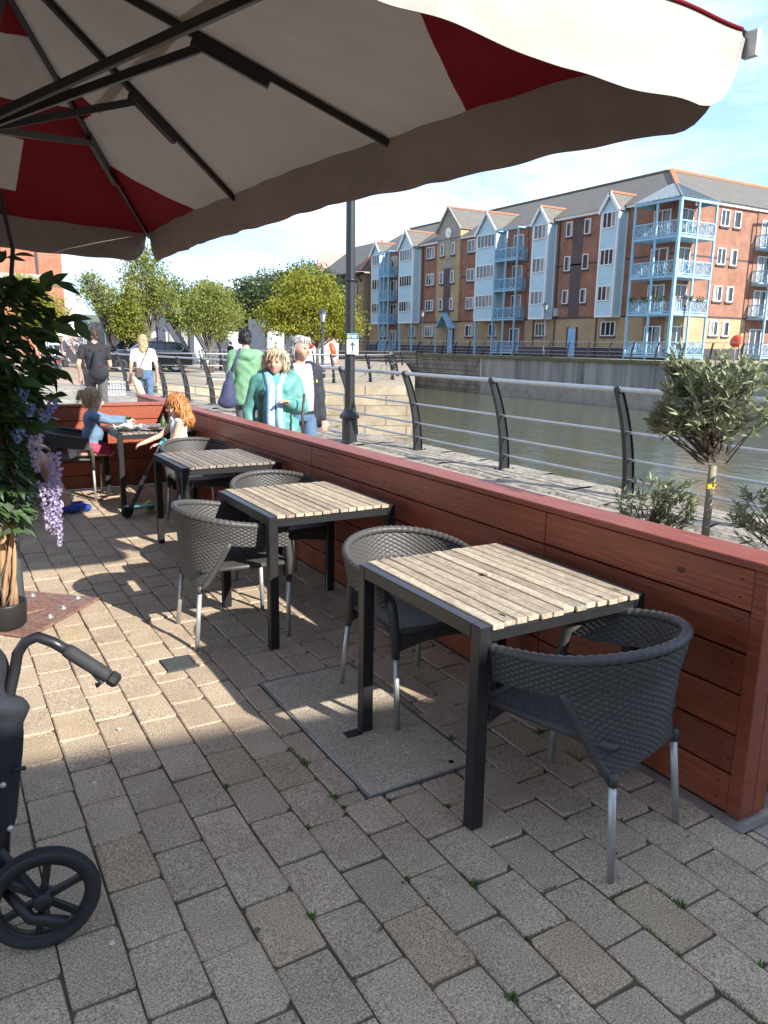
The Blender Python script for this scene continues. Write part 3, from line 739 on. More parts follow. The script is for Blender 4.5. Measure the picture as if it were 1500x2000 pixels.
make_parasol((.31, 4.87, 0), 'big cream and red parasol on a rusty base plate beside the leafy plant')
# ================================================================ UNSEEN BUILDING ADDED BEHIND THE CAMERA TO SHADE THE NEAR PAVING
t = thing('added_shade_building', (0, -5.1, 0), 'low cream building out of view, added to shade the patio', 'building', None, R(-9))
MB().box(-16, 7.5, -9, 0, 0, 4.95).build('wall', 'whitepaint', t); MB().box(-16.2, 7.7, -9.2, .12, 4.952, 5.2).build('parapet', 'whitepaint', t)
for x in (-12, -8.5, -5, 1.5, 4.6):
    w = MB().box(x, x+2.1, .003, .07, .8, 2.7).build('window', 'whitepaint', t); MB().box(x+.1, x+2.0, .071, .085, .9, 2.6).build('pane', 'glass', w); MB().box(x+1.0, x+1.08, .086, .11, .9, 2.6).build('mullion', 'whitepaint', w)
d = MB().box(-1.6, -.4, .003, .06, 0, 2.25).build('door', 'bluepaint', t); MB().box(-1.45, -.55, .061, .075, .9, 2.1).build('pane', 'glass', d); MB().bar((-.5, .1, 1.0), (-.5, .1, 1.25), .03).build('handle', 'steel', d)
# ================================================================ RAILINGS
def post_meshes(H=1.2, lean=.27):
    cx = lambda z: -lean*(max(z, 0)/H)**2.1
    n = 12; b = MB(); pr = []
    L_, R_ = [], []
    for i in range(n+1):
        z = .012+(H-.012)*i/n; w = .062-.02*i/n
        L_.append((cx(z)-w, z)); R_.append((cx(z)+w, z))
    poly = L_+R_[::-1]
    for i in range(n):   # web
        (a, z0), (c, z1) = L_[i], L_[i+1]; (d, _), (e, _) = R_[i], R_[i+1]
        b.add([(a,-.006,z0),(d,-.006,z0),(e,-.006,z1),(c,-.006,z1),(a,.006,z0),(d,.006,z0),(e,.006,z1),(c,.006,z1)], [(0,1,2,3),(7,6,5,4)])
        for S in (L_, R_):
            (p, z0), (q_, z1) = S[i], S[i+1]; s = -1 if S is L_ else 1
            b.add([(p,-.028,z0),(p,.028,z0),(q_,.028,z1),(q_,-.028,z1),(p+s*.009,-.028,z0),(p+s*.009,.028,z0),(q_+s*.009,.028,z1),(q_+s*.009,-.028,z1)], [(3,2,1,0),(4,5,6,7),(0,4,7,3),(1,2,6,5)])
    post = b.mesh('post', 'blackmetal')
    plate = MB().cbox(-.13, .13, -.085, .085, .002, .014, .002)
    for sx in (-1, 1):
        for sy in (-1, 1): plate.lathe([(.014, .014), (.014, .026), (.006, .034)], 8, Matrix.Translation((sx*.105, sy*.06, 0)))
    plate = plate.mesh('base_plate', 'blackmetal')
    c = MB().tube([(cx(H), -.035, H), (cx(H), -.03, H), (cx(H), .03, H), (cx(H), .035, H)], [.036, .046, .046, .036], 16); collar = c.mesh('collar', 'blackmetal', True)
    return post, plate, collar, cx
RP = post_meshes(); RP2 = post_meshes(1.15, .22)
def railing(label, pts, M_=RP, z=0, spacing=None, zs=(.2, .43, .735), H=1.2, group=None, flip=1, rt=.029, detail=True):
    """posts at pts (x, y) with four rails; posts lean to the left of the way along"""
    t = thing('dock_railing', (pts[0][0], pts[0][1], z), label, 'railing', group)
    post, plate, collar, cx = M_; o0 = Vector((pts[0][0], pts[0][1], z)); fr = []
    for i, p in enumerate(pts):
        a = Vector(pts[max(i-1, 0)]); c = Vector(pts[min(i+1, len(pts)-1)]); d = (c-a).normalized(); ang = math.atan2(-d.x, d.y)+(0 if flip > 0 else math.pi)
        P = Vector((p[0], p[1], z)); fr.append((P, Matrix.Rotation(ang, 3, 'Z')))
        o = ob('post', post, t, P-o0, ang)
        if detail: ob('base_plate', plate, o)
        if detail: ob('collar', collar, o)
    for h in zs+(H,):
        b = MB(); b.tube([P-o0+Rm @ Vector((cx(h), 0, h)) for P, Rm in fr], rt if h == H else .0165, 10 if detail else 6)
        b.build('handrail' if h == H else 'rail', 'galv', t, True)
    return t
pts = [(6.56, 1.47-2.15*2+2.15*k) for k in range(11)]
pts = [p for p in pts if p[1] < 18.5]+[(6.53, 18.6), (6.44, 20.0), (6.2, 21.5), (5.98, 23.1), (5.8, 24.9), (5.6, 26.5), (5.3, 28.2), (4.9, 30)]
railing('curved black post railing with steel rails along the near quay edge', pts)
railing('black post railing on the far side of the stone inlet', [(7.6, 30.6), (9.5, 30.1), (12.4, 29.9), (15.1, 30.0), (17.2, 30.5), (19.4, 32.2), (22, 36), (24.2, 40), (27, 44.5), (30, 49.5), (33, 54.5), (36, 59.5)], z=GZ)
railing('black post railing along the far quay before the apartments', [(40.45, 8+2.02*k) for k in range(46)], RP2, z=.93, H=1.15, zs=(.25, .5, .78), rt=.02, detail=False, flip=-1)

# ================================================================ LAMP POSTS AND SIGN
t = thing('lamp_post', (5.98, 11.3, 0), 'black fluted lamp post with an octagonal base and an arrow sign', 'lamp post')
fl = []
for z in np.linspace(.46, 5.2, 14):
    fl.append(z)
b = MB(); n = 32
rings = []
for z in fl:
    rr_ = .088-.022*(z/5.2); rings.append([(rr_*(1-.09*(j % 4 == 0))*math.cos(2*math.pi*j/n), rr_*(1-.09*(j % 4 == 0))*math.sin(2*math.pi*j/n), z) for j in range(n)])
b.add([p for r_ in rings for p in r_], [(i*n+j, i*n+(j+1) % n, (i+1)*n+(j+1) % n, (i+1)*n+j) for i in range(len(fl)-1) for j in range(n)])
b.build('shaft', 'blackmetal', t, True)
oct_ = rotm(R(22.5))
MB().lathe([(.15, 0), (.15, .03), (.125, .05), (.125, .40), (.165, .42), (.165, .46), (.14, .50), (.10, .54), (.09, .60)], 8, oct_).build('pedestal', 'blackmetal', t)
MB().lathe([(.093, 2.62), (.098, 2.64), (.093, 2.66)], 16).build('band', 'blackmetal', t, True)
MB().lathe([(.07, 5.2), (.22, 5.5), (.26, 5.55), (.05, 5.8)], 8, oct_).build('lantern', 'blackmetal', t)
# the sign: turned to face the patio
sg = thing('arrow_sign', (5.98, 11.3, 0), 'small white sign with a blue header, yellow emblem and dark upward arrow', 'sign')
fx = Matrix.Rotation(R(180-24), 4, 'Z'); fx.translation = (5.98, 11.3, 0)
fx = fx @ Matrix.Translation((-.035, .115, 1.62))
def onsign(b): 
    b.v = [tuple(fx @ Vector(p)) for p in b.v]; return b
onsign(MB().cbox(-.095, .095, -.012, -.004, -.15, .18, .002)).build('board', 'white', sg)
onsign(MB().box(-.094, .094, -.0036, -.001, .085, .178)).build('header', 'signblue', sg)
onsign(MB().lathe([(.026, 0), (.026, .002)], 14, Matrix.Translation((.06, -.0005, .132)) @ Matrix.Rotation(-math.pi/2, 4, 'X'))).build('emblem', 'yellow', sg)
for k in range(2): onsign(MB().box(-.07+k*.012, .022-k*.02, -.0005, .0007, .137-k*.026, .149-k*.026)).build('lettering', 'white', sg)
onsign(MB().box(-.011, .011, -.0036, -.002, -.10, .0)).build('arrow_shaft', 'signink', sg)
onsign(MB().prism([(-.05, 0), (.05, 0), (.0, .065)], 0, .0015, Matrix.Translation((0, -.0035, -.012)) @ Matrix.Rotation(math.pi/2, 4, 'X') @ Matrix.Diagonal((1, 1, -1, 1)))).build('arrow_head', 'signink', sg)
onsign(MB().box(-.035, .035, -.0036, -.002, -.125, -.107)).build('arrow_foot', 'signink', sg)
rebase(sg, (5.98, 11.3, 0))
def lantern_post(x, y, z, H, label):
    t = thing('street_lantern', (x, y, z), label, 'street lamp', 'heritage lanterns on posts')
    MB().lathe([(.13, 0), (.13, .5), (.07, .62), (.06, 1.0), (.045, H-.75)], 12).build('post', 'navysteel', t, True)
    MB().lathe([(.05, H-.75), (.10, H-.70), (.12, H-.66)], 6).build('collar', 'navysteel', t)
    MB().lathe([(.10, H-.66), (.20, H-.25)], 6, cap=False).build('glass', 'plasticgrey', t)
    b = MB()
    for k in range(6):
        a = math.pi*k/3; b.bar((.105*math.cos(a), .105*math.sin(a), H-.66), (.205*math.cos(a), .205*math.sin(a), H-.25), .016)
    b.build('cage', 'navysteel', t, kind='stuff')
    MB().lathe([(.25, H-.26), (.23, H-.22), (.10, H-.08), (.03, H-.05), (.02, H)], 6).build('cap', 'navysteel', t)
    MB().bar((-.22, 0, H-.85), (.22, 0, H-.85), .02).build('crossbar', 'navysteel', t)
lantern_post(16.5, 34.0, GZ, 3.35, 'old style lantern on a dark post behind the inlet railing')
lantern_post(41.5, 46.1, .93, 4.2, 'old style lantern on the far quay beside the narrow end bay')
lantern_post(41.5, 33.2, .93, 4.1, 'old style lantern standing in front of the corner balcony tower')
lantern_post(41.5, 63.5, .93, 4.1, 'old style lantern on the far quay near the clock gable')
def lifebuoy(x, y, z, hz, label, s=1.0, rz=0):
    t = thing('lifebuoy_housing', (x, y, z), label, 'lifebuoy', 'orange lifebuoy housings', rz)
    MB().tube([(0, 0, 0), (0, 0, hz)], .035, 8).build('post', 'plasticgrey', t, True)
    MB().lathe([(.05, -.11), (.30*s, -.10), (.36*s, -.05), (.36*s, .03), (.30*s, .09), (.12, .11)], 20, Matrix.Translation((0, 0, hz)) @ Matrix.Rotation(R(-72), 4, 'Y')).build('housing', 'orange', t, True)
lifebuoy(40.9, 28.9, .93, 1.25, 'round orange lifebuoy housing before the right-hand end balconies', 1.05)
lifebuoy(15.5, 30.9, GZ, 1.40, 'orange lifebuoy housing half hidden behind the black lamp post', .9, R(150))
lifebuoy(22.5, 48.3, GZ, 1.65, 'small orange lifebuoy housing under the yellow-green tree', .9, R(200))

# ================================================================ PEOPLE
def capsule(b, a, ra, c, rc, n=16):
    a, c = Vector(a), Vector(c); d = c-a
    if d.length > 1e-4:
        b.tube([a, c], [ra, rc], n)
    b.ball(a, ra, n, 10); b.ball(c, rc, n, 10)
def blob(parts, voxel, iters=3, fac=.5):
    """one continuous surface round tapered capsules and ellipsoids; faces take the material of the nearest part"""
    b = MB()
    for p in parts:
        if p[0] == 'c': capsule(b, p[1], p[2], p[3], p[4])
        elif p[0] == 'l':
            n_ = 28; o_ = len(b.v); R_ = p[1]
            b.add([(x+rx*math.copysign(abs(math.cos(a))**.85, math.cos(a)), y+ry*math.copysign(abs(math.sin(a))**.85, math.sin(a)), z) for x, y, z, rx, ry in R_ for a in [2*math.pi*j/n_ for j in range(n_)]], [(i*n_+j, i*n_+(j+1) % n_, (i+1)*n_+(j+1) % n_, (i+1)*n_+j) for i in range(len(R_)-1) for j in range(n_)]+[tuple(range(n_))[::-1], tuple((len(R_)-1)*n_+j for j in range(n_))])
        else: b.ball(p[1], p[2], 28, 20)
    me = b.mesh('tmp', 'skin'); o = bpy.data.objects.new('tmp', me); COL.objects.link(o)
    m_ = o.modifiers.new('r', 'REMESH'); m_.mode = 'VOXEL'; m_.voxel_size = voxel
    s = o.modifiers.new('s', 'SMOOTH'); s.factor = fac; s.iterations = iters
    dg = bpy.context.evaluated_depsgraph_get(); me2 = bpy.data.meshes.new_from_object(o.evaluated_get(dg))
    bpy.data.objects.remove(o); bpy.data.meshes.remove(me)
    return me2
def pick(parts, C):
    D = []
    for p in parts:
        if p[0] == 'c':
            a, c = np.array(p[1]), np.array(p[3]); d = c-a; L2 = max(d@d, 1e-9); tt = np.clip(((C-a)@d)/L2, 0, 1)
            D.append(np.linalg.norm(C-a-tt[:, None]*d, axis=1)-(p[2]+(p[4]-p[2])*tt))
        elif p[0] == 'l':
            Z = np.array(p[1]); z = np.clip(C[:, 2], Z[:, 2].min(), Z[:, 2].max()); o_ = np.argsort(Z[:, 2]); f_ = lambda k: np.interp(z, Z[o_, 2], Z[o_, k]); k_ = np.sqrt(((C[:, 0]-f_(0))/f_(3))**2+((C[:, 1]-f_(1))/f_(4))**2); D.append(np.maximum((k_-1)*np.minimum(f_(3), f_(4)), np.abs(C[:, 2]-z)))
        else:
            r_ = np.array(p[2]) if hasattr(p[2], '__len__') else np.array([p[2]]*3)
            k = np.linalg.norm((C-np.array(p[1]))/r_, axis=1); D.append((k-1)*r_.min())
    return np.argmin(np.array(D), axis=0)
def figure(name, parts, parent, voxel=.012, override=None, iters=3):
    me = blob(parts, voxel, iters); n = len(me.polygons)
    nv = len(me.vertices); V = np.zeros(nv*3); me.vertices.foreach_get('co', V); V = V.reshape(-1, 3); Nv = np.zeros(nv*3); me.vertices.foreach_get('normal', Nv); Nv = Nv.reshape(-1, 3)
    cl = np.array([0. if p[-1].startswith('skin') else 1. for p in parts])[pick(parts, V)]      # loose folds in the cloth only
    fo = np.sin(V[:, 2]*19+3.1*np.sin(V[:, 0]*9+V[:, 2]*4)+2.4*np.sin(V[:, 1]*8))*np.sin(V[:, 0]*21+V[:, 2]*6+2.5*np.sin(V[:, 1]*9+V[:, 2]*7))+.35*np.sin(V[:, 2]*43+V[:, 0]*31+3*np.sin(V[:, 1]*12))
    V += Nv*(cl*fo*.0065)[:, None]; me.vertices.foreach_set('co', V.ravel()); me.update()
    C = np.zeros(n*3); me.polygons.foreach_get('center', C); C = C.reshape(-1, 3); N = np.zeros(n*3); me.polygons.foreach_get('normal', N); N = N.reshape(-1, 3)
    names = []; ids = pick(parts, C); mats = [p[-1] for p in parts]
    for m_ in mats:
        if m_ not in names: names.append(m_)
    mi = np.array([names.index(m_) for m_ in mats])[ids]
    if override:
        for m_, mask in override(C, N, [mats[i] for i in ids]):
            if m_ not in names: names.append(m_)
            mi[mask] = names.index(m_)
    me.materials.clear()
    for m_ in names: me.materials.append(MATS[m_])
    me.polygons.foreach_set('material_index', mi.astype(np.int32)); me.polygons.foreach_set('use_smooth', np.ones(n, bool))
    return ob(name, me, parent)
def c(a, ra, b_, rb, m_): return ('c', a, ra, b_, rb, m_)
def e(ctr, r_, m_): return ('e', ctr, r_, m_)
def hand(w, d, m_, s=1.0, curl=.5, side=1):
    """palm, four bent fingers of unequal length and a thumb, from wrist w along d"""
    w, d = Vector(w), Vector(d).normalized(); ref = Vector((0, 0, 1)) if abs(d.z) < .8 else Vector((0, 1, 0))
    x = d.cross(ref).normalized()*side; y = x.cross(d).normalized()*side; out_ = [c(tuple(w), .026*s, tuple(w+d*.05*s), .028*s, m_), c(tuple(w+d*.03*s-x*.02*s), .017*s, tuple(w+d*.08*s+x*.026*s), .015*s, m_), c(tuple(w+d*.08*s-x*.026*s), .015*s, tuple(w+d*.08*s+x*.026*s), .015*s, m_)]
    for k, ln in enumerate((.062, .072, .068, .052)):
        b0 = w+d*.085*s+x*(-.03+.02*k)*s; b1 = b0+(d*(1-curl*.5)-y*curl*.6).normalized()*ln*.5*s; b2 = b1+(d*(1-curl)-y*curl).normalized()*ln*.5*s
        out_ += [c(tuple(b0), .0095*s, tuple(b1), .009*s, m_), c(tuple(b1), .009*s, tuple(b2), .0075*s, m_)]
    t0 = w+d*.03*s-x*.03*s; t1 = t0+(d*.7-x*.7).normalized()*.035*s; t2 = t1+(d*.9-x*.2-y*.3).normalized()*.03*s
    return out_+[c(tuple(t0), .013*s, tuple(t1), .011*s, m_), c(tuple(t1), .011*s, tuple(t2), .009*s, m_)]
def head_parts(hc, yaw, m_='skin', s=1.0, pitch=0):
    Q = Matrix.Rotation(yaw, 3, 'Z') @ Matrix.Rotation(-pitch, 3, 'X'); hc = Vector(hc); f = lambda x, y, z: tuple(hc+Q @ Vector((x, y, z))*s)
    P = [e(tuple(hc), (.078*s, .088*s, .108*s), m_), e(f(0, -.012, .02), (.079*s, .092*s, .092*s), m_), c(f(0, .045, -.05), .052*s, f(0, .058, -.082), .030*s, m_), c(f(-.035, .055, -.03), .034*s, f(.035, .055, -.03), .034*s, m_),
         c(f(0, .086, .012), .011*s, f(0, .108, -.022), .0155*s, m_), c(f(-.036, .078, .028), .013*s, f(.036, .078, .028), .013*s, m_), c(f(-.018, .084, -.052), .011*s, f(.018, .084, -.052), .011*s, m_)]
    for k in (-1, 1): P += [c(f(k*.08, -.004, .014), .012*s, f(k*.084, -.012, -.02), .010*s, m_)]
    return P, f
def face_bits(parent, f, s=1.0):
    for k in (-1, 1):
        MB().ball(f(k*.033, .0865, .008), (.0125*s, .009*s, .0065*s), 8, 6).build('eye', 'eye', parent, True)
    MB().tube([f(-.022, .0905, -.052), f(0, .097, -.050), f(.022, .0905, -.052)], [.003*s, .0055*s, .003*s], 6).build('mouth', 'lip', parent, True)
def hair(parent, parts, m_, voxel=.011, noise=.006, seed=0):
    me = blob([p+(m_,) for p in parts], voxel, 1, .4); q = np.random.RandomState(seed); n = len(me.vertices); C = np.zeros(n*3); me.vertices.foreach_get('co', C); C = C.reshape(-1, 3)
    nn = np.zeros(n*3); me.vertices.foreach_get('normal', nn); nn = nn.reshape(-1, 3)
    d = np.sin(C[:, 0]*170+np.sin(C[:, 2]*40)*2)*np.sin(C[:, 1]*150+C[:, 2]*25)+.6*np.sin(C[:, 0]*61+C[:, 1]*77+C[:, 2]*43)
    C += nn*(d*noise)[:, None]; me.vertices.foreach_set('co', C.ravel()); me.materials.clear(); me.materials.append(MATS[m_]); me.polygons.foreach_set('use_smooth', np.ones(len(me.polygons), bool))
    h = ob('hair', me, parent)
    b = MB(); rq = np.random.RandomState(seed+5); top = C[:, 2].max()
    for i in rq.choice(n, min(n, 420), replace=False):   # loose locks over the mass
        p = Vector(C[i]); nr = Vector(nn[i]); d = Vector((rq.normal()*.35, rq.normal()*.35, -1)); d = (d-nr*d.dot(nr))
        if d.length < .1: d = Vector((nr.y+.1, -nr.x, 0))
        d.normalize(); w = nr.cross(d)*(.0022+.002*rq.rand()); ln = .035+.055*rq.rand(); a = p-nr*.002; m_1 = p+d*ln*.5+nr*(.006+.006*rq.rand()); e_ = p+d*ln+nr*rq.uniform(-.004, .012)
        b.add([a-w, a+w, m_1+w, m_1-w, e_+w*.2, e_-w*.2], [(0, 1, 2, 3), (3, 2, 4, 5)])
    b.build('locks', m_, h, True, kind='stuff')
    return h
def standing(H, top, legs, skin='skin', arms=None, coat=0.0, bare_arm=False, stride=.1, leg_r=1.0, belly=0.0, hip_w=1.0, shoe='blacktee', sleeve=None):
    """trunk, legs and arms of a standing or walking adult of height H facing +Y; arms = ((elbow, wrist) left, right)"""
    k = H/1.75; S = lambda x, y, z: (x*k, y*k, z*k); P = []
    ct = coat
    pr = [(.855, .135*hip_w, .095, 0), (.90, .158*hip_w, .112, 0), (.97, .162*hip_w, .116, 0), (1.05, .150, .108, belly*.5), (1.12, .148, .107, belly*.8), (1.20, .158, .112, belly*.6), (1.29, .172, .118, .15*belly), (1.36, .172, .110, 0), (1.42, .15, .09, 0), (1.46, .10, .07, 0)]
    prf = [(0, (-.005+b_*.6)*k, z*k, (rx+ct)*k, (ry+ct+b_*.6)*k) for z, rx, ry, b_ in pr]
    P += [('l', prf if ct else prf[3:], top)]+([] if ct else [('l', prf[:4], legs)])
    P += [c(S(-.15, -.005, 1.41), (.062+ct*.7)*k, S(.15, -.005, 1.41), (.062+ct*.7)*k, top),
          c(S(-.06, -.01, 1.45), .055*k, S(.06, -.01, 1.45), .055*k, top), c(S(0, -.012, 1.44), .054*k, S(0, .012, 1.56), .05*k, skin)]
    for s, st in ((-1, stride), (1, -stride)):
        P += [c(S(s*.088*hip_w, 0, .93), .092*leg_r*k, S(s*.095, st*.55+.01, .50), .062*leg_r*k, legs), c(S(s*.095, st*.55+.01, .50), .06*leg_r*k, S(s*.098, st-.02, .10), .048*leg_r*k, legs),
              c(S(s*.1, st-.05, .045), .042*k, S(s*.115, st+.12, .036), .034*k, shoe)]
    sl = sleeve or top
    for s, (el, wr) in zip((-1, 1), arms):
        el, wr = Vector(el)*k, Vector(wr)*k
        P += [c(S(s*.19, -.005, 1.405), (.056+ct*.5)*k, tuple(el), (.045+ct*.45)*k, sl)]
        if bare_arm:
            mid = Vector(S(s*.19, -.005, 1.405)).lerp(el, .55); P[-1] = c(S(s*.19, -.005, 1.405), .056*k, tuple(mid), .054*k, sl); P += [c(tuple(mid), .043*k, tuple(el), .038*k, skin), c(tuple(el), .037*k, tuple(wr), .026*k, skin)]
        else: P += [c(tuple(el), (.044+ct*.45)*k, tuple(wr), (.033+ct*.3)*k, sl)]
        P += hand(tuple(wr+(wr-el).normalized()*.01), (wr-el), skin, k, .45, -s)
    return P, k
def person(loc, rz, label): return thing('person', loc, label, 'person', None, R(rz))
ARM_DOWN = lambda s, f=0.0: ((s*.235, -.03+f*.4, 1.13), (s*.245, .06+f, .88))
# --- woman in the teal coat
t = person((2.80, 6.78, 0), 156, 'woman in an open teal padded coat with a blue scarf walking past the screen')
P, k = standing(1.58, 'teal', 'denim', 'skin_old', (((-.28, .02, 1.13), (-.13, .22, 1.20)), ((.285, -.03, 1.12), (.30, .06, .86))), coat=.045, belly=.03)
P += [('l', [(0, 0, z, rx, ry) for z, rx, ry in ((.62, .20, .15), (.66, .225, .165), (.8, .22, .165), (.92, .205, .16))], 'teal'), c((-.13, -.06, 1.33), .055, (.13, -.06, 1.33), .055, 'teal'), c((-.135, -.04, 1.33), .045, (-.085, .125, 1.20), .03, 'teal'), c((.135, -.04, 1.33), .045, (.085, .125, 1.20), .03, 'teal')]
hp, f = head_parts((0, .045, 1.455), R(-12), 'skin_old', .98, R(6)); P += hp
def ov(C, N, m_):
    tq = np.array([x == 'teal' for x in m_]); front = (np.abs(C[:, 0]-.012) < .085+.05*(1.25-C[:, 2]).clip(0, 1)) & (N[:, 1] > .2) & (C[:, 1] > .05) & (C[:, 2] < 1.36)
    lin = tq & (C[:, 0] > .0) & (N[:, 1] > .05) & (np.abs(C[:, 0]) > .11+.05*(1.25-C[:, 2]).clip(0, 1)) & (np.abs(C[:, 0]) < .155+.05*(1.25-C[:, 2]).clip(0, 1)) & (C[:, 1] > .06) & (C[:, 2] < 1.2)
    return [('turq', tq & front), ('tealdark', lin)]
o = figure('body', P, t, .012, ov); face_bits(t, f, .98)
hc = Vector((0, .045, 1.455))
hair(t, [('e', f(0, -.025, .045), (.1, .105, .092)), ('c', f(-.088, -.01, .03), .045, f(-.095, .0, -.055), .036), ('c', f(.088, -.01, .03), .045, f(.098, -.005, -.05), .04), ('c', f(-.06, -.07, .0), .06, f(.06, -.07, -.05), .055), ('c', f(-.055, .055, .085), .034, f(.05, .06, .088), .032), ('c', f(.06, .05, .07), .03, f(.088, .02, .02), .03)], 'hair_sandy', .010, .007)
b = MB()
for s, w, dx in ((-1, .034, -.03), (1, .045, .045)):
    pts_ = [(s*.07, -.03, 1.36), (s*.075, .07, 1.33), (dx*.9, .155, 1.22), (dx, .195, 1.08), (dx*1.1, .20, .92), (dx*1.2, .205, .78)]
    b.tube(pts_, [w*.9, w, w, w*.95, w, w*1.05], 8, sx=1.0)
b.v = [(x, y-.018, z) for x, y, z in b.v]; b.build('scarf', 'scarf', t, True)
b = MB(); Q = Matrix.Translation((2.98, 6.42, .62)) @ Matrix.Rotation(R(160), 4, 'Z')
hb = thing('handbag', (2.98, 6.42, .62), 'small cream handbag with a dark strap hanging beside the teal coat', 'bag')
bm_ = blob([('c', (-.08, 0, .0), .045, (.08, 0, .0), .045, 'beige'), ('c', (-.06, 0, .13), .028, (.06, 0, .13), .028, 'beige')], .012, 2); bm_.materials.clear(); bm_.materials.append(MATS['beige']); ob('pouch', bm_, hb)
MB().tube([(-.07, 0, .13), (-.06, .03, .35), (-.03, .05, .55)], .012, 6).build('strap', 'hair_brown', hb, True)
# --- man in the navy jacket
t = person((3.35, 7.45, 0), 172, 'white-haired man in an open navy jacket and pale checked shirt')
P, k = standing(1.68, 'navy', 'denim', 'skin_old', (ARM_DOWN(-1), ARM_DOWN(1)), coat=.022, belly=.05)
P += [c((-.2, -.01, 1.1), .08, (-.2, .0, .82), .075, 'navy'), c((.17, -.01, 1.1), .08, (.17, .0, .85), .075, 'navy'), c((-.12, -.05, 1.40), .045, (.12, -.05, 1.40), .045, 'navy')]
hp, f = head_parts((0, .035, 1.575), R(34), 'skin_old', 1.0, R(4)); P += hp
def ov(C, N, m_):
    nv = np.array([x == 'navy' for x in m_]); fr = nv & (N[:, 1] > .0) & (C[:, 0] > -.105-.02*(1.4-C[:, 2])) & (C[:, 0] < .095+.05*(1.4-C[:, 2])) & (C[:, 1] > .035) & (C[:, 2] > .93)
    jeans = nv & (N[:, 1] > -.1) & (C[:, 0] > -.13) & (C[:, 0] < .13) & (C[:, 2] <= .90) & (C[:, 1] > .02); belt = (np.abs(C[:, 2]-.915) < .018) & (C[:, 1] > .02) & (np.abs(C[:, 0]) < .14) & nv
    return [('checkshirt', fr), ('denim', jeans), ('blacktee', belt)]
figure('body', P, t, .012, ov); face_bits(t, f)
hair(t, [('e', f(0, -.022, .05), (.088, .10, .082)), ('c', f(-.05, .05, .092), .028, f(.05, .05, .09), .028), ('c', f(-.07, -.03, .0), .034, f(-.06, -.06, -.05), .028), ('c', f(.07, -.03, .0), .034, f(.06, -.06, -.05), .028)], 'hair_grey', .010, .004)
MB().ball((-.145, .12, 1.24), (.012, .008, .018), 8, 6).build('badge', 'yellow', t, True)
# --- walker in the green hooded coat, seen from behind
t = person((4.03, 10.9, 0), -16, 'dark-haired walker in a light green hooded jacket seen from behind')
P, k = standing(1.80, 'greencoat', 'greytrouser', 'skin', (ARM_DOWN(-1), ARM_DOWN(1)), coat=.03)
P += [('l', [(0, 0, z, rx, ry) for z, rx, ry in ((.72, .19, .14), (.75, .205, .15), (.9, .2, .148), (1.05, .19, .145))], 'greencoat'), e((0, -.12, 1.44), (.13, .065, .085), 'greencoat'), c((-.1, -.06, 1.49), .05, (.1, -.06, 1.49), .05, 'greencoat')]
hp, f = head_parts((0, .03, 1.695), R(-18), 'skin', .98); P += hp
figure('body', P, t, .013)
hair(t, [('e', f(0, -.03, .035), (.092, .10, .095)), ('c', f(-.05, -.06, -.03), .05, f(.05, -.06, -.03), .05), ('c', f(-.04, .05, .095), .03, f(.04, .05, .095), .03)], 'hair_black', .011, .005)
sb = thing('shoulder_bag', (3.67, 10.65, .75), 'dark purple slouch bag hanging on a long strap over a green jacket', 'bag')
me = blob([('c', (-.02, 0, .08), .12, (0, 0, .27), .085, 'x'), ('c', (0, 0, .30), .06, (.03, 0, .45), .04, 'x'), ('e', (-.02, 0, .04), (.15, .11, .1), 'x')], .014, 3); me.materials.clear(); me.materials.append(MATS['bagpurple']); me.polygons.foreach_set('use_smooth', np.ones(len(me.polygons), bool)); ob('pouch', me, sb)
MB().tube([(.03, 0, .43), (.10, -.03, .62), (.17, -.04, .80)], [.03, .022, .022], 8).build('strap', 'bagpurple', sb, True)
# --- man in the black tee with a rucksack
t = person((2.55, 14.55, 0), -6, 'man in a black T-shirt and grey trousers walking away with a phone at his ear')
P, k = standing(1.86, 'blacktee', 'greytrouser', 'skin', (((-.27, -.02, 1.13), (-.25, .10, .92)), ((.23, .02, 1.12), (.16, .16, 1.0))), bare_arm=True, stride=.16)
hp, f = head_parts((0, .03, 1.735), R(10), 'skin', 1.0); P += hp
figure('body', P, t, .014)
hair(t, [('e', f(0, -.022, .03), (.086, .098, .092)), ('c', f(-.04, -.05, -.05), .045, f(.04, -.05, -.05), .045)], 'hair_brown', .012, .004)
me = blob([('c', (.03, -.19, 1.10), .13, (.02, -.16, 1.38), .07, 'x'), ('e', (.04, -.2, 1.05), (.165, .11, .13), 'x')], .015, 3); rs = thing('rucksack', (2.55, 14.55, 0), 'slack black drawstring rucksack on the back of the man with the phone', 'bag', None, R(-6)); me.materials.clear(); me.materials.append(MATS['darkfabric']); me.polygons.foreach_set('use_smooth', np.ones(len(me.polygons), bool)); ob('pouch', me, rs)
for s in (-1, 1): MB().tube([(s*.08, -.13, 1.45), (s*.12, -.03, 1.525), (s*.13, .08, 1.46)], .012, 6).build('cord', 'blacktee', rs, True)
MB().ball((.05, -.305, 1.17), (.03, .008, .018), 8, 6).build('logo', 'canvas_red', rs)
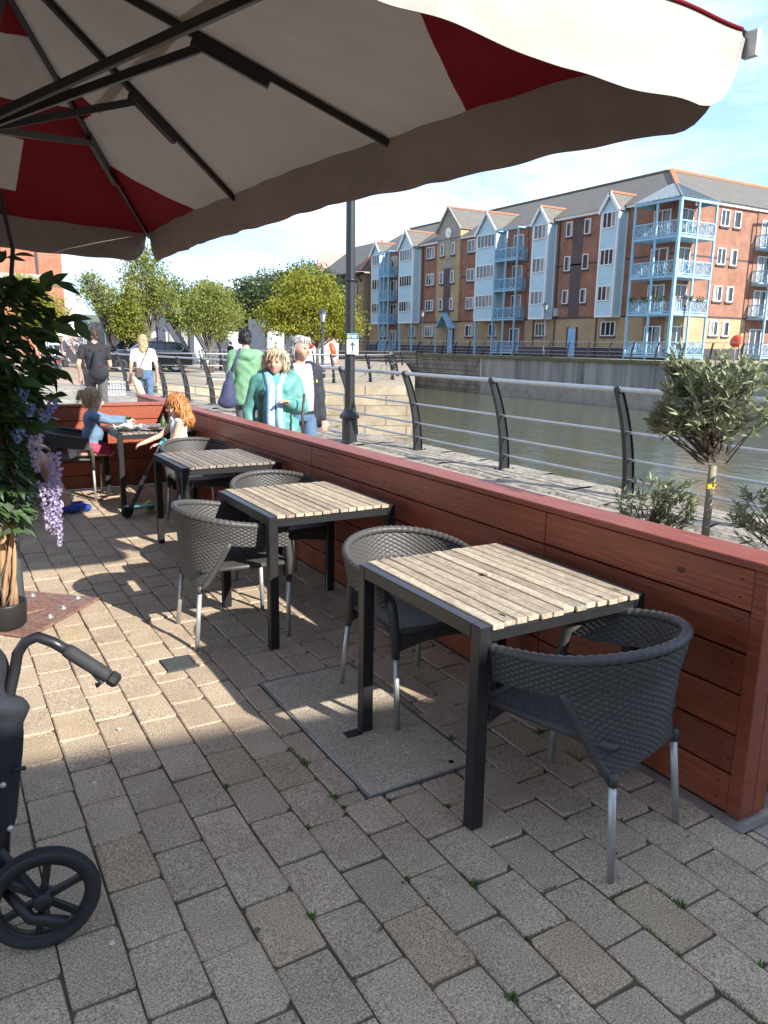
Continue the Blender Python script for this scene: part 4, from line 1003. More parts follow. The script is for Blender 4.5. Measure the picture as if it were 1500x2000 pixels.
# --- blonde woman in white
t = person((3.78, 16.2, 0), -8, 'long-haired blonde woman in a white T-shirt and jeans walking away')
P, k = standing(1.76, 'white', 'denim', 'skin', (((-.25, -.02, 1.12), (-.27, .05, .90)), ((.25, -.03, 1.12), (.26, .05, .88))), bare_arm=True, stride=.14, hip_w=1.06)
hp, f = head_parts((0, .03, 1.645), 0, 'skin', .96); P += hp
figure('body', P, t, .014)
hair(t, [('e', f(0, -.02, .03), (.09, .10, .092)), ('c', f(-.03, -.07, .0), .075, f(-.02, -.105, -.24), .055), ('c', f(.04, -.07, .0), .07, f(.035, -.10, -.22), .055), ('c', f(0, -.10, -.2), .06, f(0, -.10, -.30), .035)], 'hair_blond', .012, .005)
cb = thing('crossbody_bag', (3.66, 16.05, .92), 'small brown crossbody bag on the hip of the blonde woman', 'bag')
MB().cbox(-.09, .06, -.05, .04, -.02, .17, .015).build('pouch', 'hair_brown', cb); MB().tube([(0, -.02, .17), (.12, -.03, .42), (.2, .0, .60)], .008, 6).build('strap', 'hair_brown', cb, True)
jk = thing('jacket', (3.58, 16.0, .5), 'pale beige jacket hanging over the arm of the blonde woman', 'jacket')
me = blob([('c', (-.05, 0, .38), .05, (.05, -.02, .12), .075, 'x'), ('c', (.02, 0, .3), .06, (.14, -.02, -.05), .06, 'x')], .016, 2); me.materials.clear(); me.materials.append(MATS['beige']); me.polygons.foreach_set('use_smooth', np.ones(len(me.polygons), bool)); ob('cloth', me, jk)
# --- toddler kneeling on a chair, facing the table
t = person((1.37, 8.22, .455), -100, 'toddler in a blue denim shirt and pink shorts kneeling on a chair')
dn = 'denimshirt'
P = [e((0, 0, .22), (.125, .105, .15), dn), e((0, .0, .36), (.115, .09, .12), dn), c((-.1, 0, .43), .048, (.1, 0, .43), .048, dn), e((0, -.01, .12), (.128, .115, .07), dn), c((0, .0, .45), .042, (0, .015, .50), .04, 'skin')]
for s in (-1, 1):
    P += [c((s*.065, -.02, .10), .075, (s*.075, .14, .065), .058, 'pinkshorts'), c((s*.075, .15, .055), .05, (s*.08, -.15, .045), .036, 'skin'), c((s*.08, -.18, .04), .035, (s*.085, -.215, .10), .03, 'white'), c((s*.085, -.215, .02), .028, (s*.088, -.225, .12), .028, 'white')]
for s, w in ((-1, (-.10, .36, .36)), (1, (.08, .34, .35))):
    P += [c((s*.12, .0, .42), .042, (s*.13, .17, .37), .036, dn), c((s*.13, .17, .37), .036, w, .028, dn)]+hand(w, (0, 1, -.1), 'skin', .6, .5, -s)
hp, f = head_parts((0, .03, .575), R(-8), 'skin', .88, R(12)); P += hp
figure('body', P, t, .010); face_bits(t, f, .88)
hair(t, [('e', f(0, -.03, .035), (.088, .098, .09)), ('c', f(-.03, -.07, -.03), .045, f(.03, -.07, -.03), .045), ('c', f(0, -.10, .06), .028, f(0, -.15, .05), .034), ('c', f(0, -.15, .05), .034, f(0, -.165, -.02), .016)], 'hair_blond', .009, .004)
# --- girl with red hair standing by the table
t = person((2.02, 7.37, 0), 82, 'girl with long red hair and a white top holding the scooter handle')
P = [e((0, 0, .58), (.10, .085, .1), 'blacktee'), e((0, 0, .70), (.098, .08, .12), 'white'), e((0, 0, .80), (.105, .078, .1), 'white'), c((-.085, 0, .865), .04, (.085, 0, .865), .04, 'white'), c((0, 0, .86), .036, (0, .012, .93), .034, 'skin')]
for s in (-1, 1): P += [c((s*.055, 0, .56), .068, (s*.06, .01, .30), .045, 'blacktee'), c((s*.06, .01, .30), .043, (s*.06, -.01, .07), .034, 'blacktee'), c((s*.062, -.02, .03), .03, (s*.07, .10, .026), .025, 'blacktee')]
P += [c((.115, .0, .855), .038, (.12, .16, .72), .028, 'skin'), c((.12, .16, .72), .028, (.06, .33, .66), .022, 'skin')]+hand((.06, .33, .66), (-.2, .9, -.3), 'skin', .68, .7, -1)
P += [c((-.115, .0, .855), .036, (-.14, .06, .70), .028, 'skin'), c((-.14, .06, .70), .028, (-.12, .20, .66), .022, 'skin')]+hand((-.12, .20, .66), (.1, .9, -.1), 'skin', .68, .6, 1)
hp, f = head_parts((0, .02, 1.015), R(0), 'skin', .86, R(14)); P += hp
figure('body', P, t, .010); face_bits(t, f, .86)
hair(t, [('e', f(0, -.025, .04), (.09, .10, .09)), ('c', f(-.065, -.03, .02), .045, f(-.085, -.05, -.16), .045), ('c', f(.065, -.03, .02), .045, f(.085, -.05, -.17), .045), ('c', f(0, -.08, .0), .065, f(0, -.10, -.2), .055), ('c', f(-.04, -.09, -.17), .05, f(.04, -.09, -.24), .035)], 'hair_red', .009, .007)
# --- two seated adults mostly behind the plant
def seated(loc, rz, label, top, legs, shoe, skin='skin', hairm='hair_brown', cross=.0, bare=True):
    t = person(loc, rz, label); P = [e((0, 0, .52), (.17, .14, .11), legs), e((0, -.02, .70), (.155, .12, .17), top), e((0, -.03, .90), (.175, .12, .18), top), c((-.15, -.03, 1.02), .06, (.15, -.03, 1.02), .06, top), c((0, -.02, 1.05), .055, (0, .0, 1.17), .05, skin)]
    for s in (-1, 1):
        kx = s*.11; fy = .62+.06*s*cross
        P += [c((s*.09, .02, .53), .095, (kx, .30, .545), .078, legs), c((kx, .30, .545), .066, (kx, .46, .535), .062, skin if bare else legs), c((kx, .46, .53), .06, (kx*.7, fy, .12), .042, skin if bare else legs), c((kx*.7, fy-.03, .05), .042, (kx*.8, fy+.19, .045), .036, shoe), c((kx*.7, fy-.05, .016), .014, (kx*.8, fy+.20, .016), .014, 'sole')]
        P += [c((s*.19, -.03, 1.01), .055, (s*.24, .15, .80), .042, top if not bare else skin), c((s*.24, .15, .80), .04, (s*.14, .38, .68), .028, skin)]+hand((s*.14, .38, .68), (-s*.2, .9, -.2), skin, 1, .5, -s)
    hp, f = head_parts((0, .02, 1.27), 0, skin); P += hp; figure('body', P, t, .014); face_bits(t, f)
    hair(t, [('e', f(0, -.022, .035), (.088, .1, .09)), ('c', f(-.04, -.06, -.03), .045, f(.04, -.06, -.03), .045)], hairm, .012, .004)
seated((.36, 7.60, 0), -82, 'seated adult in grey shorts and blue running shoes behind the leafy plant', 'white', 'greytrouser', 'shoeblue')
make_chair(.36, 7.58, -82, 'wicker chair under the adult in blue running shoes')
seated((.30, 8.35, 0), -95, 'seated adult in black canvas shoes with pale soles near the back screen', 'denimshirt', 'navy', 'blacktee', bare=False)
make_chair(.30, 8.33, -95, 'wicker chair under the adult in black canvas shoes by the back screen')
# ================================================================ POTTED CLIMBER
def leaf_mesh(l, w, name, m_, droop=.25, fold=.12):
    vs = []; n = 5
    prof = [0, .62, 1.0, .86, .48, 0]
    for i in range(n+1):
        y = l*i/n; z = -droop*l*(i/n)**2; ww = w*.5*prof[i]
        vs += [(-ww, y, z+fold*ww), (0, y, z-fold*ww*.3), (ww, y, z+fold*ww)]
    fs = []
    for i in range(n):
        a = i*3; fs += [(a, a+1, a+4, a+3), (a+1, a+2, a+5, a+4)]
    b = MB(); b.add(vs, fs); return b.mesh(name, m_, True)
def add_leaf(b, p, d, l, w, roll=0.0, droop=.25):
    d = Vector(d).normalized(); up = Vector((0, 0, 1))
    x = d.cross(up)
    if x.length < .05: x = Vector((1, 0, 0))
    x.normalize(); z = x.cross(d); x, z = x*math.cos(roll)+z*math.sin(roll), z*math.cos(roll)-x*math.sin(roll); p = Vector(p)
    q1 = p+d*l*.45+x*w*.5-z*l*droop*.15; q2 = p+d*l*.45-x*w*.5-z*l*droop*.15; tp = p+d*l-z*l*droop
    b.add([p, q1, tp, q2], [(0, 1, 2, 3)])
q = random.Random(21)
t = thing('potted_climber', (.235, 4.60, .02), 'leafy artificial climber with lilac blossom in a small black pot', 'plant'); o0 = Vector((.235, 4.60, .02))
MB().lathe([(.085, 0), (.105, .02), (.112, .14), (.112, .15), (.104, .15), (.10, .125), (.0, .12)], 28, cap=False).build('pot', 'blackplastic', t, True)
MB().lathe([(.0, .118), (.1, .118)], 20, cap=False).build('soil', 'joint', t)
for k in range(4):
    pts_ = []; ph = k*1.6
    for i in range(15):
        z = .11+1.35*i/14; pts_.append((.02+.03*math.cos(ph+i*.5)+(.10*i/14), .012+.03*math.sin(ph+i*.5)+.1*i/14, z))
    MB().tube(pts_, [.021-.009*i/14 if k < 2 else .012 for i in range(15)], 8).build('stem', 'bark', t, True)
for k in range(3):
    pts_ = [(.02+.045*math.cos(k*2+i*.8)+.006*i, .02+.045*math.sin(k*2+i*.8)+.006*i, .1+.09*i) for i in range(14)]; MB().tube(pts_, .004, 5).build('vine', 'twig', t, True)
LM = [leaf_mesh(.088+.012*i, .055+.005*i, 'leaf', 'leaf_dark', .15+.1*i) for i in range(4)]; LMP = [leaf_mesh(.08, .036, 'leaf', 'leaf_pale', .2)]
zs_ = [.46, .7, 1.0, 1.2, 1.5, 1.75, 1.95, 2.08]; wr_ = [.37, .42, .40, .43, .56, .60, .50, .38]
def edge_x(z): return float(np.interp(z, zs_, wr_))
fol = MB(); nobj = 0
for i in range(3200):
    z = .60+1.34*q.random()**.9; hw = (edge_x(z)-.18); a = q.uniform(0, 2*math.pi); rr_ = q.random()**.45
    x = .18+hw*rr_*math.cos(a); y = 4.66+.30*rr_*math.sin(a)
    if x < -.15: continue
    d = Vector((math.cos(a)+q.uniform(-.6, .6), math.sin(a)+q.uniform(-.6, .6)-.2, q.uniform(-.9, .35)))
    outer = rr_ > .72 and (math.sin(a) < .3 or math.cos(a) > .2)
    P_ = Vector((x, y, z))-o0; pale = z < .85 and q.random() < .5
    if outer and nobj < 280 and q.random() < .6:
        o = ob('leaf', q.choice(LMP if pale else LM), t, P_); o.rotation_mode = 'QUATERNION'
        qq = Vector((0, 1, 0)).rotation_difference(d.normalized()); o.rotation_quaternion = qq @ Matrix.Rotation(q.uniform(-.7, .7), 3, 'Y').to_quaternion(); s = q.uniform(.75, 1.25); o.scale = (s, s, s); nobj += 1
    else:
        fol.cur = 1 if pale else 0; add_leaf(fol, P_, d, q.uniform(.06, .105), q.uniform(.038, .058), q.uniform(-.8, .8))
fol.build('inner_foliage', ['leaf_dark', 'leaf_pale'], t, kind='stuff')
# twigs that reach out with bigger leaves
for (x, z, dx, dz) in ((.60, 1.72, .14, .02), (.58, 1.86, .08, .1), (.46, 1.30, .15, .04), (.44, 1.22, .12, -.02), (.50, 1.5, .14, -.05), (.40, 1.96, .02, .12), (.30, 2.0, -.02, .14)):
    p0 = Vector((x-.12, 4.58, z-.03))-o0; p1 = Vector((x+dx*.7, 4.54, z+dz*.7))-o0; MB().tube([p0, (p0+p1)/2+Vector((0, 0, .02)), p1], .003, 5).build('twig', 'twig', t)
    for k in range(7):
        f_ = .3+.7*k/6; o = ob('leaf', q.choice(LM), t, p0.lerp(p1, f_)); o.rotation_mode = 'QUATERNION'; d = Vector((dx+q.uniform(-.1, .12), q.uniform(-.15, .1), dz+q.uniform(-.13, .06))).normalized()
        o.rotation_quaternion = Vector((0, 1, 0)).rotation_difference(d) @ Matrix.Rotation(q.uniform(-.9, .9), 3, 'Y').to_quaternion(); s = q.uniform(.9, 1.3); o.scale = (s, s, s)
def raceme(x, y, z0, z1, r_, m_='lilac'):
    b = MB(); z = z0; k = 0
    while z > z1:
        f_ = (z0-z)/(z0-z1); r2 = r_*(1-.75*f_)+.004
        for j in range(7):
            a = q.uniform(0, 6.28); p = Vector((x+r2*math.cos(a)*q.uniform(.5, 1), y+r2*math.sin(a)*q.uniform(.5, 1), z+q.uniform(-.008, .008)))-o0
            s = (.0125-.005*f_)*q.uniform(.8, 1.2)
            for _ in range(2):
                u_ = Vector((q.uniform(-1, 1), q.uniform(-1, 1), q.uniform(-1, 1))).normalized(); v_ = u_.cross(Vector((.3, .5, .8))).normalized(); w_ = u_.cross(v_)*.5
                b.add([p-u_*s, p-v_*s*.8+w_*s, p+u_*s+w_*s, p+v_*s*.8], [(0, 1, 2, 3)])
        z -= .011
    b.build('flower_raceme', m_, t)
raceme(.53, 4.44, 1.02, .50, .036); raceme(.475, 4.43, .86, .60, .036); raceme(.44, 4.43, 1.12, .93, .045); raceme(.505, 4.46, .72, .56, .05)
for x, z in ((.43, 1.25), (.50, 1.22), (.36, 1.12), (.40, 1.33), (.54, 1.27)): raceme(x, 4.42, z+.03, z-.03, .032, 'paleblue')
# ================================================================ SHRUBS IN POTS BEYOND THE SCREEN
def shrub(name, loc, label, stem_h, stem_r, blobs, nl, ll, seed, spr=1.0, stems=1, tagz=None):
    q = random.Random(seed); t = thing(name, loc, label, 'shrub')
    MB().lathe([(.15, 0), (.17, .02), (.20, .36), (.20, .38), (.185, .38), (.18, .33)], 24, cap=False).build('pot', 'blackplastic', t, True)
    MB().lathe([(0, .335), (.182, .335)], 20, cap=False).build('soil', 'joint', t)
    for s in range(stems):
        dx = (s-(stems-1)/2)*.09
        MB().tube([(dx*.5, 0, .32), (dx+.006, .004, .32+stem_h*.35), (dx-.006, -.004, .32+stem_h*.7), (dx*1.3, 0, .32+stem_h)], [stem_r*1.15, stem_r, stem_r*.95, stem_r*.9], 10).build('trunk', 'lead', t, True)
    tw = MB(); lv = MB(); z0 = .32+stem_h
    for k in range(nl):
        c_, r_ = q.choice(blobs); a = q.uniform(0, 6.28); cz = q.uniform(-.75, 1); s = math.sqrt(max(0, 1-cz*cz)); f_ = q.uniform(.62, 1.18)
        p = Vector(c_)+Vector((r_[0]*s*math.cos(a), r_[1]*s*math.sin(a), r_[2]*cz))*f_; base = Vector((q.uniform(-.03, .03), q.uniform(-.04, .04), z0-.02+q.random()*.14)); 
        dirn = (p-base).normalized()
        if k % 3 == 0: 
            mid = base.lerp(p, .5)+Vector((q.uniform(-.02, .02), q.uniform(-.02, .02), q.uniform(-.01, .03))); tw.tube([base.lerp(p, .12), mid, p], [.0042, .003, .0016], 4, cap=False)
        for j in range(q.randint(4, 10)):
            d = (dirn*.45+Vector((q.uniform(-1, 1), q.uniform(-1, 1), q.uniform(-.5, 1.1)))*.9).normalized(); add_leaf(lv, p-dirn*.035*q.random(), d, ll*q.uniform(.7, 1.25), ll*.27, q.uniform(-1, 1), .12)
    tw.build('twigs', 'twig', t, kind='stuff'); lv.build('crown', 'leaf_olive', t, kind='stuff')
    if tagz: MB().box(-.062, -.006, -.024, -.0225, tagz-.012, tagz+.012).build('plant_label', 'yellow', t); MB().lathe([(stem_r+.003, tagz-.003), (stem_r+.003, tagz+.003)], 12, cap=False).build('label_band', 'yellow', t)
    return t
shrub('standard_shrub', (2.84, 2.05, 0), 'round-headed olive green shrub on a bare stem with a yellow label', .82, .0175, [((0, 0, 1.36), (.19, .20, .15)), ((.0, -.10, 1.42), (.17, .18, .15)), ((.02, .12, 1.38), (.15, .18, .15)), ((0, -.02, 1.50), (.13, .15, .11)), ((0, .22, 1.50), (.05, .05, .12)), ((0, .26, 1.30), (.06, .08, .06))], 380, .056, 4, tagz=1.06)
shrub('leafy_shrub', (2.86, 1.62, 0), 'loose pale green shrub just beside the labelled one, near the screen end', .35, .012, [((0, 0, 1.10), (.16, .14, .20)), ((.02, -.1, 1.28), (.12, .12, .14)), ((0, .16, .95), (.12, .14, .12))], 200, .05, 8, stems=3)
shrub('leafy_shrub', (2.83, 2.36, 0), 'low pale green shrub showing just above the screen top', .32, .010, [((0, 0, .90), (.13, .15, .12)), ((0, -.14, .92), (.10, .10, .12))], 130, .048, 9, stems=3)
# ================================================================ PUSHCHAIR
t = thing('pushchair', (.1, 2.0, 0), 'dark pushchair with a black handlebar and a large spoked rear wheel', 'pushchair')
def wheel(parent, ctr, r_, axis_rz, w=.042):
    Mx = Matrix.Translation(ctr) @ Matrix.Rotation(axis_rz, 4, 'Z') @ Matrix.Rotation(math.pi/2, 4, 'X')
    pr = [(r_-.034, -w*.35), (r_-.016, -w*.5), (r_-.007, -w*.48), (r_-.004, -w*.3), (r_-.006, -w*.27), (r_, -w*.12), (r_-.003, -w*.08), (r_+.001, 0), (r_-.003, w*.08), (r_, w*.12), (r_-.006, w*.27), (r_-.004, w*.3), (r_-.007, w*.48), (r_-.016, w*.5), (r_-.034, w*.35), (r_-.034, -w*.35)]
    wh = ob('wheel', MB().lathe([(.02, -.03), (.026, -.02), (.026, .02), (.02, .03)], 16, Mx).mesh('wheel', 'blackplastic', True), parent)
    MB().lathe(pr, 48, Mx, cap=False).build('tyre', 'rubber', wh, True)
    MB().lathe([(r_-.034, -.014), (r_-.042, -.012), (r_-.042, .012), (r_-.034, .014)], 40, Mx, cap=False).build('rim', 'blackplastic', wh, True)
    for k in range(6):
        a = k*math.pi/3+.35; Q = Mx @ Matrix.Rotation(a, 4, 'Z'); b = MB(); b.cbox(.018, r_-.038, -.010, .010, -.007, .007, .002, Q); b.build('spoke', 'blackplastic', wh)
O = Vector((.1, 2.0, 0)); L_ = lambda x, y, z: Vector((x, y, z))-O
wheel(t, L_(.125, 1.985, .150), .147, R(-6)); wheel(t, L_(-.12, 2.46, .150), .147, R(-6))
wheel(t, L_(-.62, 2.1, .11), .105, R(-6)); wheel(t, L_(-.68, 2.42, .11), .105, R(-6))
MB().tube([L_(.125, 1.99, .15), L_(-.12, 2.46, .15)], .012, 10).build('axle', 'blackmetal', t, True)
MB().tube([L_(.03, 2.04, .16), L_(.055, 2.05, .36), L_(.065, 2.07, .55), L_(.09, 2.09, .68), L_(.115, 2.10, .765), L_(.125, 2.10, .81), L_(.145, 2.09, .843), L_(.175, 2.08, .855), L_(.21, 2.065, .838), L_(.245, 2.045, .812)], .0145, 12).build('handle_tube', 'blackmetal', t, True)
MB().tube([L_(.238, 2.049, .818), L_(.248, 2.043, .81), L_(.325, 2.0, .748), L_(.333, 1.996, .742)], [.0175, .0195, .0185, .017], 14).build('grip', 'rubber', t, True)
MB().lathe([(.017, 0), (.021, .005), (.021, .022), (.013, .03)], 8, Matrix.Translation(L_(.333, 1.996, .742)) @ Vector((.77, -.40, -.6)).to_track_quat('Z', 'Y').to_matrix().to_4x4()).build('end_knob', 'blackplastic', t)
MB().tube([L_(.29, 2.02, .765), L_(.315, 2.0, .726), L_(.30, 2.005, .72)], .008, 8).build('brake_lever', 'blackplastic', t, True)
me = blob([('c', tuple(L_(-0.160, 2.2, 0.52)), .17, tuple(L_(0.010, 2.16, 0.75)), .10, 'x'), ('c', tuple(L_(0.000, 2.1, 0.7)), .06, tuple(L_(0.110, 2.09, 0.66)), .035, 'x'), ('c', tuple(L_(0.020, 2.1, 0.36)), .07, tuple(L_(0.080, 2.08, 0.6)), .045, 'x'), ('c', tuple(L_(-0.240, 2.2, 0.38)), .16, tuple(L_(-0.020, 2.14, 0.3)), .07, 'x')], .014, 3)
me.materials.clear(); me.materials.append(MATS['darkfabric']); me.polygons.foreach_set('use_smooth', np.ones(len(me.polygons), bool)); ob('seat_fabric', me, t)
MB().tube([L_(-.03, 2.02, .56), L_(.03, 2.02, .50)], .012, 8).build('trim', 'bluefabric', t, True)
MB().tube([L_(.03, 2.03, .19), L_(.09, 1.97, .11), L_(.175, 1.94, .085)], [.014, .016, .017], 10).build('brake_pedal', 'blackplastic', t, True)
MB().bar(L_(.035, 2.03, .30), L_(.125, 1.965, .155), .02, .012, c=.002).build('wheel_stay', 'blackmetal', t)
MB().bar(L_(-.6, 2.12, .14), L_(.05, 2.03, .20), .024, c=.003).build('lower_frame', 'blackmetal', t); MB().bar(L_(-.6, 2.12, .16), L_(.06, 2.07, .56), .024, c=.003).build('frame_tube', 'blackmetal', t)
MB().lathe([(.014, 0), (.014, .004)], 14, Matrix.Translation(L_(.04, 2.018, .185)) @ Matrix.Rotation(math.pi/2, 4, 'X')).build('orange_badge', 'orange', t)
for p in ((.058, 2.03, .485), (.065, 2.03, .355), (.05, 2.015, .25)): MB().lathe([(.008, 0), (.008, .006), (.004, .01)], 10, Matrix.Translation(L_(*p)) @ Matrix.Rotation(math.pi/2, 4, 'X')).build('bolt', 'steel', t)
MB().tube([L_(.07, 2.05, .50), L_(.10, 2.03, .52), L_(.115, 2.03, .515)], .006, 6).build('clip', 'blackplastic', t, True)
# ================================================================ SCOOTER
def text_mesh(s, size, ext=.001):
    cu = bpy.data.curves.new('lettering', 'FONT'); cu.body = s; cu.size = size; cu.extrude = ext; cu.align_x = 'CENTER'
    o = bpy.data.objects.new('tmp', cu); COL.objects.link(o); dg = bpy.context.evaluated_depsgraph_get(); me = bpy.data.meshes.new_from_object(o.evaluated_get(dg)); bpy.data.objects.remove(o); return me
t = thing('kick_scooter', (1.5, 7.2, 0), "child's black kick scooter with teal grips leaning by the table", 'scooter'); O = Vector((1.5, 7.2, 0)); L_ = lambda x, y, z: Vector((x, y, z))-O
def swheel(ctr, r_, m1, m2):
    Mx = Matrix.Translation(ctr) @ Matrix.Rotation(R(20), 4, 'Z') @ Matrix.Rotation(math.pi/2, 4, 'X')
    w = MB().lathe([(r_*.55, -.016), (r_*.92, -.016), (r_, -.008), (r_, .008), (r_*.92, .016), (r_*.55, .016)], 24, Mx, cap=False).build('wheel', m1, t, True); MB().lathe([(r_*.1, -.018), (r_*.56, -.015), (r_*.56, .015), (r_*.1, .018)], 14, Mx).build('hub', m2, w)
swheel(L_(1.46, 7.20, .06), .06, 'rubber', 'blackplastic'); swheel(L_(1.71, 7.38, .055), .055, 'lime', 'tealtoy'); swheel(L_(1.79, 7.30, .055), .055, 'lime', 'tealtoy')
b = MB(); b.bar(L_(1.49, 7.19, .09), L_(1.72, 7.05, .60), .045, .032, c=.006); st = b.build('stem', 'blackplastic', t)
MB().tube([L_(1.70, 7.06, .57), L_(1.775, 7.015, .735)], .014, 10).build('steerer', 'steel', t, True)
MB().tube([L_(1.74, 6.93, .73), L_(1.775, 7.015, .74), L_(1.81, 7.10, .73)], .012, 10).build('handlebar', 'blackmetal', t, True)
for a, c_ in (((1.80, 7.08, .733), (1.84, 7.17, .715)), ((1.745, 6.94, .73), (1.71, 6.86, .715))): MB().tube([L_(*a), L_(*c_)], [.016, .018], 10).build('grip', 'tealtoy', t, True)
MB().bar(L_(1.50, 7.21, .085), L_(1.76, 7.35, .075), .11, .02, c=.006).build('deck', 'tealtoy', t)
me = text_mesh('zinc', .062); Mx = Matrix.Translation(L_(1.60, 7.10, .36)-Vector((.0, .030, 0))) @ Vector((0, -1, .2)).to_track_quat('Z', 'Y').to_matrix().to_4x4() @ Matrix.Rotation(R(62), 4, 'Z'); me.transform(Mx); me.materials.append(MATS['white']); ob('lettering', me, st)
# ================================================================ ON THE CHILDREN'S TABLE
tz = TH+.006
t = thing('food_basket', (1.64, 7.80, tz), 'oval black wire food basket lined with white paper on the table', 'basket')
b = MB()
for z, s in ((.004, .8), (.022, .92), (.04, 1.0)): b.tube([(.115*s*math.cos(a), .08*s*math.sin(a), z) for a in np.linspace(0, 6.283, 25)], .003, 5)
for k in range(20):
    a = k*math.pi/10; b.bar((.092*math.cos(a), .064*math.sin(a), .002), (.115*math.cos(a), .08*math.sin(a), .04), .003)
b.build('wire_frame', 'blackmetal', t, kind='stuff')
b = MB(); q = random.Random(4); b.grid(lambda u, v: ((.02+.125*v)*math.cos(u*6.283), (.014+.088*v)*math.sin(u*6.283), .006+.05*v**2+.012*v*math.sin(u*31)), 40, 5); b.build('paper_liner', 'white', t, True)
me = blob([('e', (.03*math.cos(i*2.1), .03*math.sin(i*2.1), .02+.004*(i % 3)), (.03, .022, .016), 'x') for i in range(6)], .006, 1); me.materials.clear(); me.materials.append(MATS['food']); ob('food', me, t)
t = thing('dinner_plate', (1.88, 7.80, tz), 'white plate of leftover food between the basket and the bottles', 'plate')
MB().lathe([(.0, .002), (.07, .002), (.12, .014), (.125, .018), (.118, .018), (.07, .007), (0, .007)], 30, cap=False).build('plate', 'white', t, True)
me = blob([('e', (.035*math.cos(i*1.7), .03*math.sin(i*1.7), .018), (.028, .02, .014), 'x') for i in range(5)], .006, 1); me.materials.clear(); me.materials.append(MATS['food']); ob('food', me, t)
for i, (x, y, m_, lb) in enumerate(((2.06, 7.84, 'blackplastic', 'dark sauce bottle beside the girl with red hair, next to the screen'), (2.01, 7.90, 'leaf_dark', 'dark green glass bottle behind the plate'), (2.10, 7.92, 'plasticgrey', 'grey pepper mill at the screen end of the table'))):
    t = thing('bottle' if i < 2 else 'pepper_mill', (x, y, tz), lb, 'bottle' if i < 2 else 'mill'); MB().lathe([(.024, 0), (.026, .01), (.026, .085), (.012, .11), (.012, .13)], 16).build('body', m_, t, True); MB().lathe([(.014, .13), (.014, .15)], 12).build('cap', 'blackplastic', t)
t = thing('drink_glass', (1.70, 8.05, tz), 'small glass with a green sprig in front of the toddler', 'glass'); MB().lathe([(.024, 0), (.03, .09), (.027, .09), (.022, .006)], 16, cap=False).build('glass', 'plasticgrey', t, True)
b = MB()
for i in range(16): add_leaf(b, (0, 0, .09), (math.cos(i), math.sin(i), .8), .045, .022, i*.4)
b.build('sprig', 'leaf_dark', t, kind='stuff')
# ================================================================ TROLLEY BY THE SCREEN END
t = thing('trolley', (2.53, 1.40, 0), 'small grey-wheeled trolley parked just outside the screen end', 'trolley')
for y in (0, .32):
    w = MB().lathe([(.030, -.011), (.042, -.011), (.045, -.006), (.045, .006), (.042, .011), (.030, .011)], 24, Matrix.Translation((0, y, .046)) @ Matrix.Rotation(R(20), 4, 'Z') @ Matrix.Rotation(math.pi/2, 4, 'X'), cap=False).build('wheel', 'rubber', t, True)
    MB().lathe([(.006, -.012), (.031, -.010), (.031, .010), (.006, .012)], 16, Matrix.Translation((0, y, .046)) @ Matrix.Rotation(R(20), 4, 'Z') @ Matrix.Rotation(math.pi/2, 4, 'X')).build('hub', 'plasticgrey', w)
    MB().bar((.005, y+.022, .046), (.06, y+.02, .16), .014, .006).build('fork', 'galv', t)
MB().cbox(.03, .40, -.03, .38, .16, .18, .004).build('deck', 'galv', t); MB().tube([(.38, -.02, .18), (.38, -.02, .9), (.38, .37, .9), (.38, .37, .18)], .014, 10).build('push_handle', 'galv', t, True)
for y in (0, .32): MB().lathe([(.006, -.012), (.045, -.010), (.045, .010), (.006, .012)], 16, Matrix.Translation((.36, y, .046)) @ Matrix.Rotation(math.pi/2, 4, 'X')).build('wheel', 'rubber', t)
# ================================================================ APARTMENT BLOCK ACROSS THE DOCK
AP = thing('apartment_block', (47, 61, .9), 'long four storey brick apartment block with pale blue bays and balconies', 'building'); AO = Vector((47, 61, .9))
def ap(b, name, m_, parent=AP, **k):
    b.v = [tuple(Vector(p)-AO) for p in b.v]; return b.build(name, m_, parent, **k)
XA, YB = 47.0, 38.9
ap(MB().box(XA, 59, YB, 83.8, 4.12, 12.25), 'upper_wall', 'brick_red'); ap(MB().box(59, 84, YB+.002, 51, 4.12, 12.25), 'upper_wall', 'brick_red')
ap(MB().box(XA+.03, 59, YB+.03, 83.8, .9, 4.06), 'ground_wall', 'brick_tan'); ap(MB().box(59, 84, YB+.032, 51, .9, 4.06), 'ground_wall', 'brick_tan')
ap(MB().box(XA-.03, 59, YB-.03, 83.83, 4.06, 4.18), 'band_course', 'darkbrick'); ap(MB().box(59.01, 84, YB-.028, 51, 4.06, 4.18), 'band_course', 'darkbrick')
ap(MB().box(XA-.02, 59, YB-.02, 83.82, .9, 1.75), 'plinth', 'darkbrick')
ap(MB().box(XA-.012, XA+.1, YB-.012, 64.9, 8.35, 8.47), 'string_course', 'darkbrick')
ap(MB().box(XA+.2, 84, YB-.012, YB+.1, 8.35, 8.47), 'string_course', 'darkbrick')
ap(MB().box(XA-.25, XA, YB+2.3, 83.9, 12.1, 12.32), 'fascia', 'whitepaint'); ap(MB().box(XA+1.9, 84, YB-.25, YB, 12.1, 12.32), 'fascia', 'whitepaint')
ap(MB().box(XA-.012, XA+.1, 48.15, 49.4, 4.18, 12.2), 'plum_panel', 'brick_plum')
